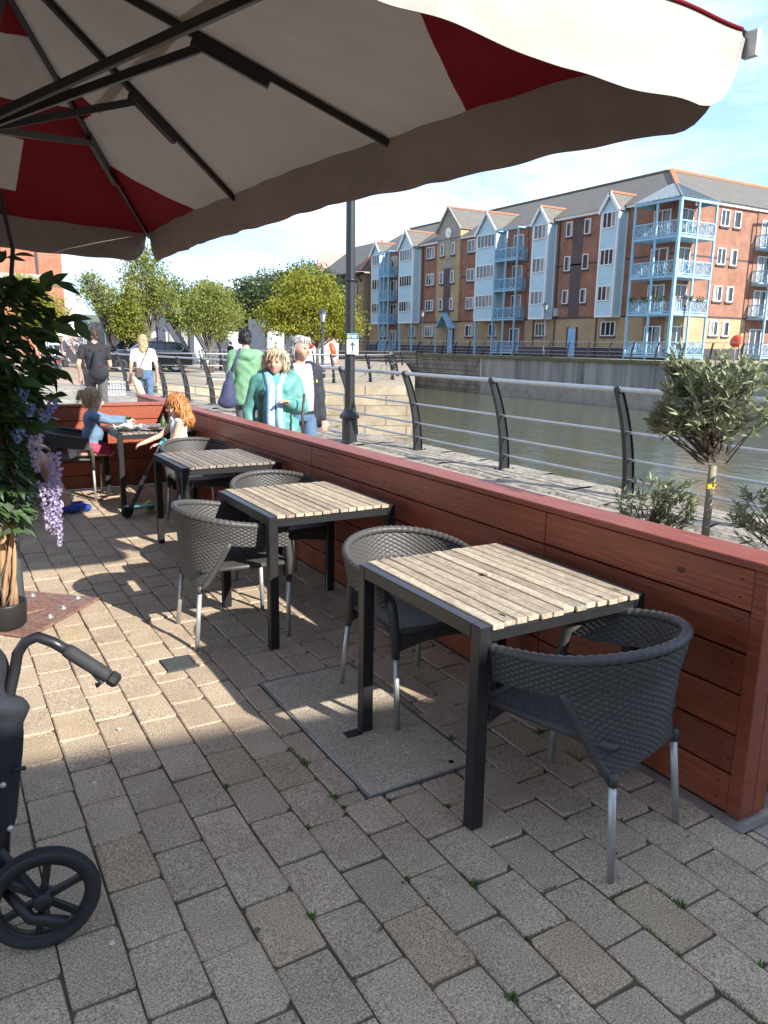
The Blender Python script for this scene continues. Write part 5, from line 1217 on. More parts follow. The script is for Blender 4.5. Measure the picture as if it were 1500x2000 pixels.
# roofs
ez, rz_ = 12.3, 15.75
ap(MB().add([(46.65, 38.5, ez), (46.65, 84.2, ez), (53, 84.2, rz_), (53, 45, rz_)], [(0,3,2,1)]), 'roof', 'slate'); RF = kids(AP)[-1]
ap(MB().add([(46.65, 38.5, ez), (84, 38.5, ez), (84, 45, rz_), (53, 45, rz_)], [(0,1,2,3)]), 'roof', 'slate')
ap(MB().add([(59.3, 51, ez), (59.3, 84.2, ez), (53, 84.2, rz_), (53, 45, rz_)], [(0,1,2,3)]), 'roof', 'slate')
ap(MB().add([(59.3, 51.3, ez), (84, 51.3, ez), (84, 45, rz_), (53, 45, rz_)], [(0,3,2,1)]), 'roof', 'slate')
ap(MB().add([(46.65, 84.15, ez), (59.3, 84.15, ez), (53, 84.15, rz_)], [(0,2,1)]), 'gable_end', 'brick_red')
for a, c_ in (((53, 45, rz_+.05), (84, 45, rz_+.05)), ((46.8, 38.65, ez+.12), (53, 45, rz_+.05))): ap(MB().bar(a, c_, .32, .2), 'ridge_tiles', 'terracotta')
ap(MB().bar((53, 45.2, rz_+.03), (53, 84.2, rz_+.03), .3, .16), 'ridge_tiles', 'mossy_edge')
WM = {}
def window(y, z0, z1, w, lights, x=XA, parent=AP, face='A', m_='glass', sill=True):
    """white casement: frame with mullions, glass set behind it, dark sill"""
    key = (round(w, 2), round(z1-z0, 2), lights, face, m_)
    if key not in WM:
        h = z1-z0; b = MB(); fw_ = .07
        def bx(a0, a1, c0, c1, d0=-.09, d1=-.001):
            if face == 'A': b.box(d0, d1, a0, a1, c0, c1)
            else: b.box(a0, a1, d0, d1, c0, c1)
        bx(-w/2, -w/2+fw_, 0, h); bx(w/2-fw_, w/2, 0, h); bx(-w/2+fw_, w/2-fw_, 0, fw_); bx(-w/2+fw_, w/2-fw_, h-fw_, h)
        for i in range(1, lights): bx(-w/2+w*i/lights-.035, -w/2+w*i/lights+.035, fw_, h-fw_, -.08, -.002)
        g = MB(); b2 = g
        if face == 'A': g.box(-.045, -.003, -w/2+fw_-.01, w/2-fw_+.01, fw_-.01, h-fw_+.01)
        else: g.box(-w/2+fw_-.01, w/2-fw_+.01, -.045, -.003, fw_-.01, h-fw_+.01)
        cu = MB(); cw = w*.34; lo, hi = -w/2+fw_, -w/2+fw_+cw
        if face == 'A': cu.box(-.049, -.044, lo, hi, fw_, h-fw_)
        else: cu.box(lo, hi, -.049, -.044, fw_, h-fw_)
        s_ = MB()
        if face == 'A': s_.box(-.12, -.002, -w/2-.05, w/2+.05, -.14, -.003)
        else: s_.box(-w/2-.05, w/2+.05, -.12, -.002, -.14, -.003)
        WM[key] = (b.mesh('window', 'whitepaint'), g.mesh('pane', m_), s_.mesh('sill', 'darkbrick'), cu.mesh('curtain', 'curtain'))
    wm, gm, sm, cm = WM[key]
    loc = Vector((x, y, z0))-AO if face == 'A' else Vector((y, x, z0))-AO
    o = ob('window', wm, parent, loc); ob('pane', gm, o)
    if sill: ob('sill', sm, o)
    if rnd.random() < .7: ob('curtain', cm, o)
    return o
ROWS = [(10.69, 11.88), (7.96, 9.16), (5.29, 6.43)]
for y, w, l in ((70.55, 1.5, 3), (63.3, 1.25, 2)):
    for z0, z1 in ROWS: window(y, z0, z1, w, l)
    window(y, 2.62, 3.76, w, l, XA+.03)
for y in (67.66, 66.18):
    for z0, z1 in ROWS: window(y, z0, z1, .66, 1, XA-.012)
for y in (49.82, 47.73):
    for z0, z1 in ROWS: window(y, z0, z1, .68, 1)
for y, w, l in ((59.5, 1.2, 2), (73.9, 1.3, 2), (80.4, 1.1, 2), (52.7, 1.35, 3), (44.75, 1.5, 3)): window(y, 2.62, 3.76, w, l, XA+.03)
for xb in (52.1, 53.55):
    w = 1.0 if xb < 53 else .8
    for z0, z1 in ROWS+[(2.72, 3.85)]: window(xb, z0, z1, w, 2 if xb < 53 else 1, YB if z0 > 4 else YB+.03, face='B')
for xb in (63.0, 64.5, 69):
    for z0, z1 in ROWS+[(2.72, 3.85)]: window(xb, z0, z1, 1.0, 2, YB if z0 > 4 else YB+.03, face='B')
def door(y0, y1, z1, m_='bluepaint'):
    o = ap(MB().box(XA-.06, XA+.02, y0, y1, .93, z1), 'door', m_); ap(MB().box(XA-.09, XA-.061, y0+.08, y0+.12, 1.9, 2.1), 'handle', 'galv', o)
    ap(MB().box(XA-.1, XA+.02, y0-.12, y0-.002, .93, z1+.12), 'door_frame', 'darkbrick'); ap(MB().box(XA-.1, XA+.02, y1+.002, y1+.12, .93, z1+.12), 'door_frame', 'darkbrick')
door(48.25, 49.2, 3.25); door(66.0, 66.9, 3.3)
# clock gable
g0, g1, gm = 64.95, 69.0, 67.0
b = MB(); b.add([(XA-.25, g0, 4.18), (XA-.25, g1, 4.18), (XA-.25, g1, 13.1), (XA-.25, gm, 15.2), (XA-.25, g0, 13.1), (XA+1, g0, 4.18), (XA+1, g1, 4.18), (XA+1, g1, 13.1), (XA+1, gm, 15.2), (XA+1, g0, 13.1)], [(0,4,3,2,1), (0,5,9,4), (1,2,7,6), (4,9,8,3), (2,3,8,7)])
ap(b, 'clock_gable', 'brick_tan')
b = MB(); b.add([(XA-.27, g0, 11.9), (XA-.27, g1, 11.9), (XA-.27, g1, 13.1), (XA-.27, gm, 15.22), (XA-.27, g0, 13.1)], [(0,4,3,2,1)]); ap(b, 'gable_stonework', 'stonetrim')
ap(MB().box(XA-.285, XA-.2, gm-.32, gm+.32, 10.3, 12.4), 'gable_stonework', 'stonetrim'); ap(MB().box(XA-.29, XA-.2, gm-1.05, gm+1.05, 9.45, 10.25), 'gable_stonework', 'stonetrim')
ap(MB().box(XA-.28, XA-.2, gm-.62, gm+.62, 4.2, 9.6), 'plum_panel', 'brick_plum')
for y in (67.95, 66.05):
    for z0, z1 in ROWS: window(y, z0, z1, .62, 1, XA-.285)
CK = ap(MB().lathe([(.62, 0), (.62, .05), (.52, .06), (.52, .04)], 28, Matrix.Translation((XA-.27, gm, 12.9)) @ Matrix.Rotation(-math.pi/2, 4, 'Y')), 'clock', 'stonetrim')
ap(MB().lathe([(.5, 0.04), (.5, .055)], 28, Matrix.Translation((XA-.27, gm, 12.9)) @ Matrix.Rotation(-math.pi/2, 4, 'Y')), 'clock_face', 'white', CK)
ap(MB().bar((XA-.33, gm, 12.9), (XA-.33, gm-.27, 12.78), .05, .02), 'clock_hand', 'signink', CK); ap(MB().bar((XA-.335, gm, 12.9), (XA-.335, gm-.33, 12.66), .035, .02), 'clock_hand', 'signink', CK)
b = MB()
for y0, y1 in ((gm, g0-.15), (gm, g1+.15)):
    b2 = MB(); z0 = 15.35; z1 = 13.05; b2.add([(XA-.45, y0, z0), (XA-.45, y1, z1), (52.2, y1, z1), (52.2, y0, z0)], [(0,1,2,3)]); ap(b2, 'gable_roof', 'slate'); ap(MB().bar((XA-.40, y0, z0-.02), (XA-.40, y1, z1-.02), .16, .2), 'bargeboard', 'stonetrim')
ap(MB().bar((XA-.45, gm, 15.38), (52, gm, 15.38), .22, .14), 'ridge_tiles', 'terracotta')
# entrance canopy under the clock
b = MB(); 
for y in (65.6, 67.9): ap(MB().bar((XA-.9, y, .93), (XA-.9, y, 3.5), .1), 'canopy_post', 'bluepaint')
for s in (-1, 1): ap(MB().bar((XA-.9, 66.75+s*1.15, 3.5), (XA-.9, 66.75, 4.9), .12), 'canopy_rafter', 'bluepaint'); ap(MB().add([(XA-.95, 66.75+s*1.3, 3.45), (XA-.95, 66.75, 5.0), (XA, 66.75, 5.0), (XA, 66.75+s*1.3, 3.45)], [(0,1,2,3)]), 'canopy_roof', 'bluepaint')
# blue boarded bays with little gables
def bay(y0, y1, apex, lights, posts):
    x0 = XA-1.0; m_ = (y0+y1)/2; zt = 12.05
    b = MB(); b.add([(x0, y0, 4.18), (x0, y1, 4.18), (x0, y1, zt), (x0, m_, apex), (x0, y0, zt), (XA+3, y0, 4.18), (XA+3, y1, 4.18), (XA+3, y1, zt), (XA+3, m_, apex), (XA+3, y0, zt)], [(0,4,3,2,1), (0,5,9,4), (1,2,7,6), (0,1,6,5)]); B = ap(b, 'bay', 'siding')
    for y in (y0, y1): ap(MB().box(x0-.04, x0+.12, y-.07, y+.07, 4.1, zt+.02), 'corner_trim', 'whitepaint', B)
    ap(MB().box(XA-.12, XA-.005, y0-.06, y0-.002, 4.1, zt), 'corner_trim', 'whitepaint', B)
    ap(MB().box(x0-.05, XA, y0-.05, y1+.05, 4.05, 4.19), 'bay_sill', 'whitepaint', B)
    for s, ye in ((-1, y0-.18), (1, y1+.18)):
        k = (apex-zt)/(m_-y0); ze = zt-.18*k
        ap(MB().add([(x0-.22, m_, apex+.08), (x0-.22, ye, ze+.08), (XA+4.2, ye, ze+.08), (XA+4.2, m_, apex+.08)], [(0,1,2,3)]), 'bay_roof', 'slate', B)
        ap(MB().bar((x0-.2, m_, apex+.02), (x0-.2, ye, ze+.02), .1, .22), 'bargeboard', 'whitepaint', B)
    ap(MB().bar((x0-.25, m_, apex+.12), (XA+3.4, m_, apex+.12), .18, .14), 'ridge_tiles', 'terracotta', B)
    w = (y1-y0)-.34
    for z0, z1 in ROWS: window(m_, z0, z1, w, lights, x0, sill=False)
    if posts:
        for y in (y0+.15, y1-.15): ap(MB().bar((x0+.1, y, .93), (x0+.1, y, 4.06), .17), 'bay_post', 'bluepaint')
bay(79.5, 81.5, 13.2, 3, False); bay(72.5, 75.3, 13.75, 5, True); bay(58.2, 61.2, 13.8, 5, True); bay(51.35, 53.2, 13.25, 3, False); bay(43.6, 45.3, 13.2, 3, False)
# balcony stacks
PLAT = [1.2, 4.17, 6.74, 9.38]
def rail_panel(parent, a, c_, z, n):
    a, c_ = Vector((*a, z)), Vector((*c_, z)); P = MB()
    for h in (.10, .95): P.bar(a+Vector((0, 0, h)), c_+Vector((0, 0, h)), .07)
    for i in range(n+1): p = a.lerp(c_, i/n); P.bar(p+Vector((0, 0, .1)), p+Vector((0, 0, .95)), .05)
    for i in range(n):
        p, q_ = a.lerp(c_, i/n), a.lerp(c_, (i+1)/n); P.bar(p+Vector((0, 0, .12)), q_+Vector((0, 0, .93)), .028); P.bar(p+Vector((0, 0, .93)), q_+Vector((0, 0, .12)), .028)
        for k in range(1, 7): r_ = p.lerp(q_, k/7); P.bar(r_+Vector((0, 0, .1)), r_+Vector((0, 0, .95)), .014)
    ap(P, 'balustrade', 'bluepaint', parent)
def glazed_door(y, z, x=XA, w=1.5, face='A'): window(y, z+.1, z+2.15, w, 2, x, face=face, sill=False)
def stack(y0, y1, top):
    x0 = XA-1.25; S = ap(MB().box(XA-.08, XA-.001, y0+.05, y1-.05, 1.0, 12.0), 'balcony_backing', 'brick_red')
    for y in (y0, (y0+y1)/2, y1): ap(MB().bar((x0, y, .93), (x0, y, top), .12), 'balcony_post', 'bluepaint', S)
    ap(MB().bar((x0, y0, top), (x0, y1, top), .14), 'balcony_beam', 'bluepaint', S)
    for y in (y0, y1): ap(MB().bar((x0, y, top), (XA, y, top), .12), 'balcony_beam', 'bluepaint', S)
    for z in PLAT:
        ap(MB().box(x0-.05, XA-.09, y0-.04, y1+.04, z-.14, z), 'platform', 'bluepaint', S); rail_panel(S, (x0, y0), (x0, y1), z, 4); rail_panel(S, (x0, y0), (XA-.1, y0), z, 2); rail_panel(S, (x0, y1), (XA-.1, y1), z, 2)
        glazed_door((y0+y1)/2-.35, z, XA-.08, 1.35)
stack(54.9, 58.0, 12.0); stack(77.2, 79.3, 12.0)
# corner tower of balconies
cx, cy, ex, ey = 45.0, 37.1, 48.75, 41.05
S = ap(MB().box(XA-.08, XA-.001, 39.3, 41.2, 1, 12), 'balcony_backing', 'brick_red')
PTS = [(cx, cy), (cx, (cy+ey)/2), (cx, ey), ((cx+ex)/2, cy), (ex, cy)]
for p in PTS: ap(MB().bar((*p, .93), (*p, 11.75), .2 if p == (cx, cy) else .13), 'balcony_post', 'bluepaint', S)
for z in PLAT:
    ap(MB().box(cx-.06, XA-.09, cy-.06, ey+.05, z-.16, z), 'platform', 'bluepaint', S); ap(MB().box(XA-.088, ex+.05, cy-.06, YB-.04, z-.16, z-.001), 'platform', 'bluepaint', S)
    rail_panel(S, (cx, cy), (cx, ey), z, 4); rail_panel(S, (cx, cy), (ex, cy), z, 4); rail_panel(S, (ex, cy), (ex, YB-.05), z, 2); rail_panel(S, (cx, ey), (XA-.1, ey), z, 2)
    glazed_door(40.2, z, XA-.08, 1.5); glazed_door(47.9, z, YB, 1.3, 'B')
for a, c_ in (((cx, cy), (cx, ey)), ((cx, cy), (ex, cy)), ((cx, ey), (XA, ey)), ((ex, cy), (ex, YB))): ap(MB().bar((*a, 11.72), (*c_, 11.72), .16, .2), 'balcony_beam', 'bluepaint', S)
apx = (48.4, 40.5, 13.55); k_ = [(cx-.15, cy-.15, 11.83), (cx-.15, ey+.2, 11.83), (ex+.2, cy-.15, 11.83)]
for a, c_, d_ in ((k_[0], k_[1], (48.4, ey+.2, 13.55)), (k_[0], k_[2], (ex+.2, 40.5, 13.55))):
    ap(MB().add([a, c_, d_, apx], [(0,1,2,3)]), 'tower_roof', 'leadroof', S)
    A_, C_, D_, E_ = map(Vector, (a, c_, d_, apx))
    for i in range(1, 9): f_ = i/9; p = A_.lerp(C_, f_); ln = 1.0; top_ = p+(D_-C_) if True else E_; dd = D_-C_; lim = min(1.0, f_/((E_-A_).length/(C_-A_).length)+.02) if False else 1; s_ = min(1, f_*(C_-A_).length/max(.01, abs((E_-A_).dot((C_-A_).normalized())))); ap(MB().bar(p+Vector((0, 0, .03)), p+dd*s_+Vector((0, 0, .03)), .04), 'roof_rib', 'leadroof', S)
ap(MB().bar(k_[0], apx, .09), 'roof_hip', 'leadroof', S)
q = random.Random(2)
for z, y in ((4.17, 40.5), (4.17, 39.5), (4.17, 38.4), (4.17, 37.7)):
    b = MB()
    for _ in range(60): add_leaf(b, (cx-.12+q.uniform(-.1, .1), y+q.uniform(-.35, .35), z+.92+q.uniform(-.1, .22)), (q.uniform(-1, 1), q.uniform(-1, 1), q.uniform(-.5, 1)), .16, .1, q.uniform(-1, 1))
    ap(b, 'window_box_plants', 'tree_green', S)
for x in (45.6, 46.6, 47.8):
    b = MB()
    for _ in range(60): add_leaf(b, (x+q.uniform(-.35, .35), cy-.1+q.uniform(-.1, .1), 5.1+q.uniform(-.1, .2)), (q.uniform(-1, 1), q.uniform(-1, 1), q.uniform(-.5, 1)), .16, .1, q.uniform(-1, 1))
    ap(b, 'window_box_plants', 'tree_green' if x > 46 else 'poster_a', S)
# right-hand balcony stack on the end wing
x0_, x1_ = 56.0, 60.0; S2 = ap(MB().box(x0_, x1_, YB-.07, YB-.001, 1, 12), 'balcony_backing', 'brick_red')
for x in (x0_, (x0_+x1_)/2, x1_): ap(MB().bar((x, YB-1.6, .93), (x, YB-1.6, 12.1), .13), 'balcony_post', 'bluepaint', S2)
for z in PLAT: ap(MB().box(x0_-.04, x1_+.04, YB-1.65, YB-.08, z-.14, z), 'platform', 'bluepaint', S2); rail_panel(S2, (x0_, YB-1.6), (x1_, YB-1.6), z, 5); rail_panel(S2, (x0_, YB-1.6), (x0_, YB-.1), z, 2); glazed_door(57.2, z, YB-.07, 1.5, 'B')
ap(MB().bar((x0_, YB-1.6, 12.1), (x1_, YB-1.6, 12.1), .15), 'balcony_beam', 'bluepaint', S2)
for y in (71.9, 62.2, 53.6, 50.9, 46.0): ap(MB().tube([(XA-.08, y, 1.0), (XA-.08, y, 12.1)], .05, 6), 'drainpipe', 'blackmetal')
ap(MB().box(XA-.3, XA-.002, 50.4, 50.9, 4.3, 4.95), 'meter_box', 'plasticgrey')
b = MB().box(42.8, 43.3, 46.9, 50.6, .93, 1.75); tag(b.build('low_wall', 'darkbrick'), 'low dark wall on the far quay in front of the blue door', 'wall')
# ---- tan brick block with a hipped slate roof
t = thing('brick_block', (46.5, 84.5, .9), 'tan brick block with a hipped slate roof and dark bracketed eaves', 'building'); O = Vector((46.5, 84.5, .9))
def bb(b, nm, m_, T=None): 
    b.v = [tuple(Vector(p)-O) for p in b.v]; return b.build(nm, m_, T or t)
bb(MB().box(46.5, 58, 84.5, 96, .9, 10.2), 'wall', 'brick_tan')
bb(MB().add([(45.7, 83.9, 10.3), (45.7, 97, 10.3), (52, 97, 14.8), (52, 89.5, 14.8)], [(0,3,2,1)]), 'roof', 'slate'); bb(MB().add([(45.7, 83.9, 10.3), (59, 83.9, 10.3), (52, 89.5, 14.8)], [(0,1,2)]), 'roof', 'slate')
bb(MB().bar((45.8, 84.0, 10.4), (52, 89.5, 14.85), .3, .2), 'hip_tiles', 'terracotta'); bb(MB().box(45.8, 46.49, 84.2, 96.9, 10.05, 10.28), 'eaves', 'darkbrick')
for i in range(9): bb(MB().bar((46.45, 84.9+1.3*i, 9.2), (45.85, 84.9+1.3*i, 10.1), .16), 'bracket', 'darkbrick')
for y in (86, 86.9, 89.5, 90.4):
    for z in (2.2, 5.0, 7.6): bb(MB().box(46.42, 46.498, y, y+.55, z, z+1.5), 'window', 'glass')
# ---- pink gabled building far behind
t = thing('gabled_house', (58, 114, 0), 'pink gabled house with a dark framed glazed end far behind the trees', 'building'); O = Vector((58, 114, 0))
u_ = Vector((.87, -.5, 0)); v_ = Vector((.5, .87, 0))
def gp(a, b_, z): return tuple(u_*a+v_*b_+Vector((0, 0, z)))
b = MB(); b.add([gp(-3,0,0), gp(6,0,0), gp(6,7,0), gp(-3,7,0), gp(-3,0,13.2), gp(6,0,13.2), gp(6,7,13.2), gp(-3,7,13.2), gp(-3,3.5,16.2), gp(6,3.5,16.2)], [(0,1,5,4), (1,2,6,9,5), (2,3,7,6), (3,0,4,8,7)]); b.build('wall', 'pinkroof', t)
MB().add([gp(-3.5,-.5,12.8), gp(6.4,-.5,12.8), gp(6.4,3.5,16.4), gp(-3.5,3.5,16.4)], [(0,1,2,3)]).build('roof', 'pinkroof', t); MB().add([gp(-3.5,7.5,12.8), gp(6.4,7.5,12.8), gp(6.4,3.5,16.4), gp(-3.5,3.5,16.4)], [(3,2,1,0)]).build('roof', 'pinkroof', t)
for a in (-1.8, .4, 2.6): MB().add([gp(a,-.02,11.2), gp(a+1.3,-.02,11.2), gp(a+1.3,-.02,12.4), gp(a,-.02,12.4)], [(0,1,2,3)]).build('window', 'glass', t)
MB().add([gp(-3.02,.6,11), gp(-3.02,6.4,11), gp(-3.02,3.5,15.6)], [(0,2,1)]).build('glazed_end', 'glass', t)
# ---- red brick warehouse beyond the plaza
t = thing('brick_warehouse', (3.4, 75, 0), 'tall red brick warehouse with a pale stone band behind the plant', 'building'); O = Vector((3.4, 75, 0))
MB().box(-13, 7.45, 0, 14, 0, 20).build('wall', 'brick_tower', t)
MB().box(-13, 7.49, -.06, -.002, 6.75, 7.2).build('stone_band', 'stonetrim', t); MB().box(-13, 7.48, -.04, -.001, 6.2, 6.7).build('dentil_course', 'mossy_edge', t)
for x in (1.2, 5.3): MB().box(x, x+.22, -.08, -.003, 7.21, 20).build('pilaster', 'darkbrick', t)
for x in (3.0, -1.6, -6):
    w = MB().box(x-.12, x+1.42, -.06, -.002, 9.3, 11.3).build('window', 'darkbrick', t); MB().box(x, x+1.3, -.075, -.061, 9.45, 11.2).build('pane', 'curtain', w)
    for i in range(1, 3): MB().box(x+1.3*i/3-.03, x+1.3*i/3+.03, -.1, -.076, 9.45, 11.2).build('mullion', 'whitepaint', w)
    MB().box(x, x+1.3, -.095, -.077, 10.3, 10.36).build('mullion', 'whitepaint', w)
MB().box(7.6, 9.1, 1, 4, 0, 5.8).build('side_annexe', 'plasticgrey', t)
# ================================================================ TREES
def tree(loc, label, blobs, m_, nclump, per, ls, seed, trunk_h, tr=.09, lean=(0, 0), stems=1, spread=.38, group='trees round the plaza'):
    """blobs: ((centre), (radii)) relative to the base; leaves sit in clumps through the blobs' volume, limbs reach into them"""
    q = np.random.RandomState(seed); t = thing('broadleaf_tree', loc, label, 'tree', group)
    top = Vector((lean[0], lean[1], trunk_h)); tm = MB()
    for s in range(stems):
        o = (s-(stems-1)/2)*.28; tm.tube([(o*.3, 0, 0), (o*.8+lean[0]*.4, lean[1]*.4, trunk_h*.5), (o*1.6+top.x, top.y, trunk_h)], [tr*1.2, tr, tr*.8], 8)
    tk = tm.build('trunk', 'bark_grey', t, True)
    vol = np.array([np.prod(b_[1]) for b_ in blobs]); vol = vol/vol.sum(); cs = []; lm = MB()
    for i in range(nclump):
        c_, r_ = blobs[q.choice(len(blobs), p=vol)]; d = q.normal(size=3); d /= np.linalg.norm(d); f_ = q.uniform(.25, 1.0)**.6*(1+.12*q.normal()); p = np.array(c_)+d*np.array(r_)*f_; cs.append(p)
        if i % max(1, nclump//46) == 0:
            b0 = Vector((top.x, top.y, trunk_h*q.uniform(.75, 1.0))); pv = Vector(p); mid = b0.lerp(pv, .5)+Vector((0, 0, .12*(pv-b0).length)); lm.tube([b0, mid, pv], [tr*.5, tr*.28, tr*.10], 5, cap=False)
    lm.build('limbs', 'bark_grey', tk, True)
    cs = np.array(cs); n = nclump*per; C = np.repeat(cs, per, 0)+q.normal(size=(n, 3))*spread*np.array([1, 1, .55]); u = q.normal(size=(n, 3)); u /= np.linalg.norm(u, axis=1)[:, None]; w = np.cross(u, q.normal(size=(n, 3))+np.array([0, 0, 1.6])); w /= np.linalg.norm(w, axis=1)[:, None]; s = (ls*q.uniform(.6, 1.25, n))[:, None]
    V = np.stack([C-u*s*.5, C+w*s*.30, C+u*s*.5, C-w*s*.30], 1).reshape(-1, 3); V[:, 2] = np.maximum(V[:, 2], .4)
    me = bpy.data.meshes.new('crown'); me.from_pydata(V.tolist(), [], np.arange(n*4).reshape(-1, 4).tolist()); me.materials.append(MATS[m_]); ob('crown', me, t)
    return t
z_ = GZ
tree((9.4, 47, z_), 'spindly tree with sparse leaning branches behind the man with the phone', [((-1.1, .3, 4.7), (.75, .8, 1.0)), ((-.4, 0, 3.9), (.9, .9, .9))], 'tree_olive', 90, 26, .17, 1, 2.0, .07, (-.3, .1), spread=.24)
tree((9.9, 46.2, z_), 'small dense bright green tree behind the parked car', [((.0, 0, 3.2), (.85, .8, .95)), ((.1, 0, 2.3), (.95, .9, .6)), ((.25, 0, 4.1), (.35, .4, .7))], 'tree_bright', 200, 30, .17, 2, 1.5, .08, spread=.22)
tree((13.2, 54.4, z_), 'tall airy light green tree rising above the parked cars', [((0, 0, 5.6), (1.6, 1.5, 1.9)), ((-.7, 0, 4.0), (1.2, 1.2, .9)), ((.9, 0, 4.4), (1.3, 1.2, 1.3)), ((.2, 0, 7.2), (.9, .9, .8))], 'tree_olive', 260, 30, .19, 3, 2.6, .11, spread=.30)
tree((12.8, 40, z_), 'olive green tree with several pale stems beside the parked cars', [((0, 0, 3.3), (1.2, 1.2, 1.1)), ((-.6, 0, 2.6), (1.0, 1, .8)), ((.8, 0, 2.7), (1.0, 1, .9)), ((.1, 0, 4.2), (.8, .8, .6))], 'tree_olive', 300, 30, .14, 4, 1.3, .07, stems=3, spread=.24)
tree((15.2, 45.5, z_), 'olive green tree between the pale-stemmed one and the big yellow-green one', [((0, 0, 3.4), (1.4, 1.4, 1.2)), ((-.5, 0, 4.5), (.9, .9, .9))], 'tree_olive', 240, 30, .16, 5, 1.6, .08, spread=.28)
tree((18.9, 39.6, z_), 'big spreading yellow-green tree on a pale trunk', [((-.8, .4, 3.6), (1.8, 1.6, 1.5)), ((.7, -.2, 3.5), (1.6, 1.5, 1.45)), ((-1.9, .8, 3.0), (1.2, 1.2, 1.0)), ((1.5, -.6, 2.7), (1.1, 1.1, .8)), ((-.5, .3, 5.0), (1.3, 1.2, .8)), ((0, 0, 2.4), (2.3, 1.6, .55))], 'tree_yellow', 620, 32, .16, 6, 1.7, .10, spread=.28)
tree((25.0, 65, z_), 'darker green tree just behind the yellow-green one', [((0, 0, 5.2), (2.6, 2.4, 2.0)), ((-1.6, .5, 4.3), (1.8, 1.8, 1.5)), ((2.5, 0, 5.6), (2.0, 2.0, 1.8))], 'tree_dark', 420, 30, .26, 7, 2.6, .14, spread=.45)
tree((39.2, 86.5, z_), 'dark tree standing highest behind, near the pink gabled house', [((0, 0, 8.6), (3.4, 3, 2.6)), ((-3.5, 1, 7.6), (2.6, 2.4, 2.2)), ((3, -1, 8.0), (2.2, 2.2, 2.0))], 'tree_dark', 420, 30, .34, 8, 4.5, .2, spread=.6)
tree((5.2, 44.7, z_), 'yellow-green tree in front of the brick warehouse', [((0, 0, 3.1), (1.3, 1.2, .9)), ((-.8, 0, 4.1), (1.0, 1, .9)), ((.6, 0, 2.5), (1.0, 1.0, .7))], 'tree_yellow', 230, 30, .16, 9, 1.8, .08, spread=.26)
tree((30.5, 78, z_), 'green tree filling the gap left of the tan brick block', [((0, 0, 4.4), (3.0, 2.6, 2.2)), ((3.5, 0, 4.0), (2.6, 2.4, 2.0))], 'tree_green', 330, 30, .3, 10, 2.4, .14, spread=.5)
tree((17.5, 64, z_), 'green tree behind the hoarding panels, left of the darker one', [((0, 0, 4.6), (2.2, 2.2, 1.9)), ((2.6, .5, 4.4), (1.9, 1.9, 1.7))], 'tree_green', 300, 30, .24, 12, 2.4, .12, spread=.42)
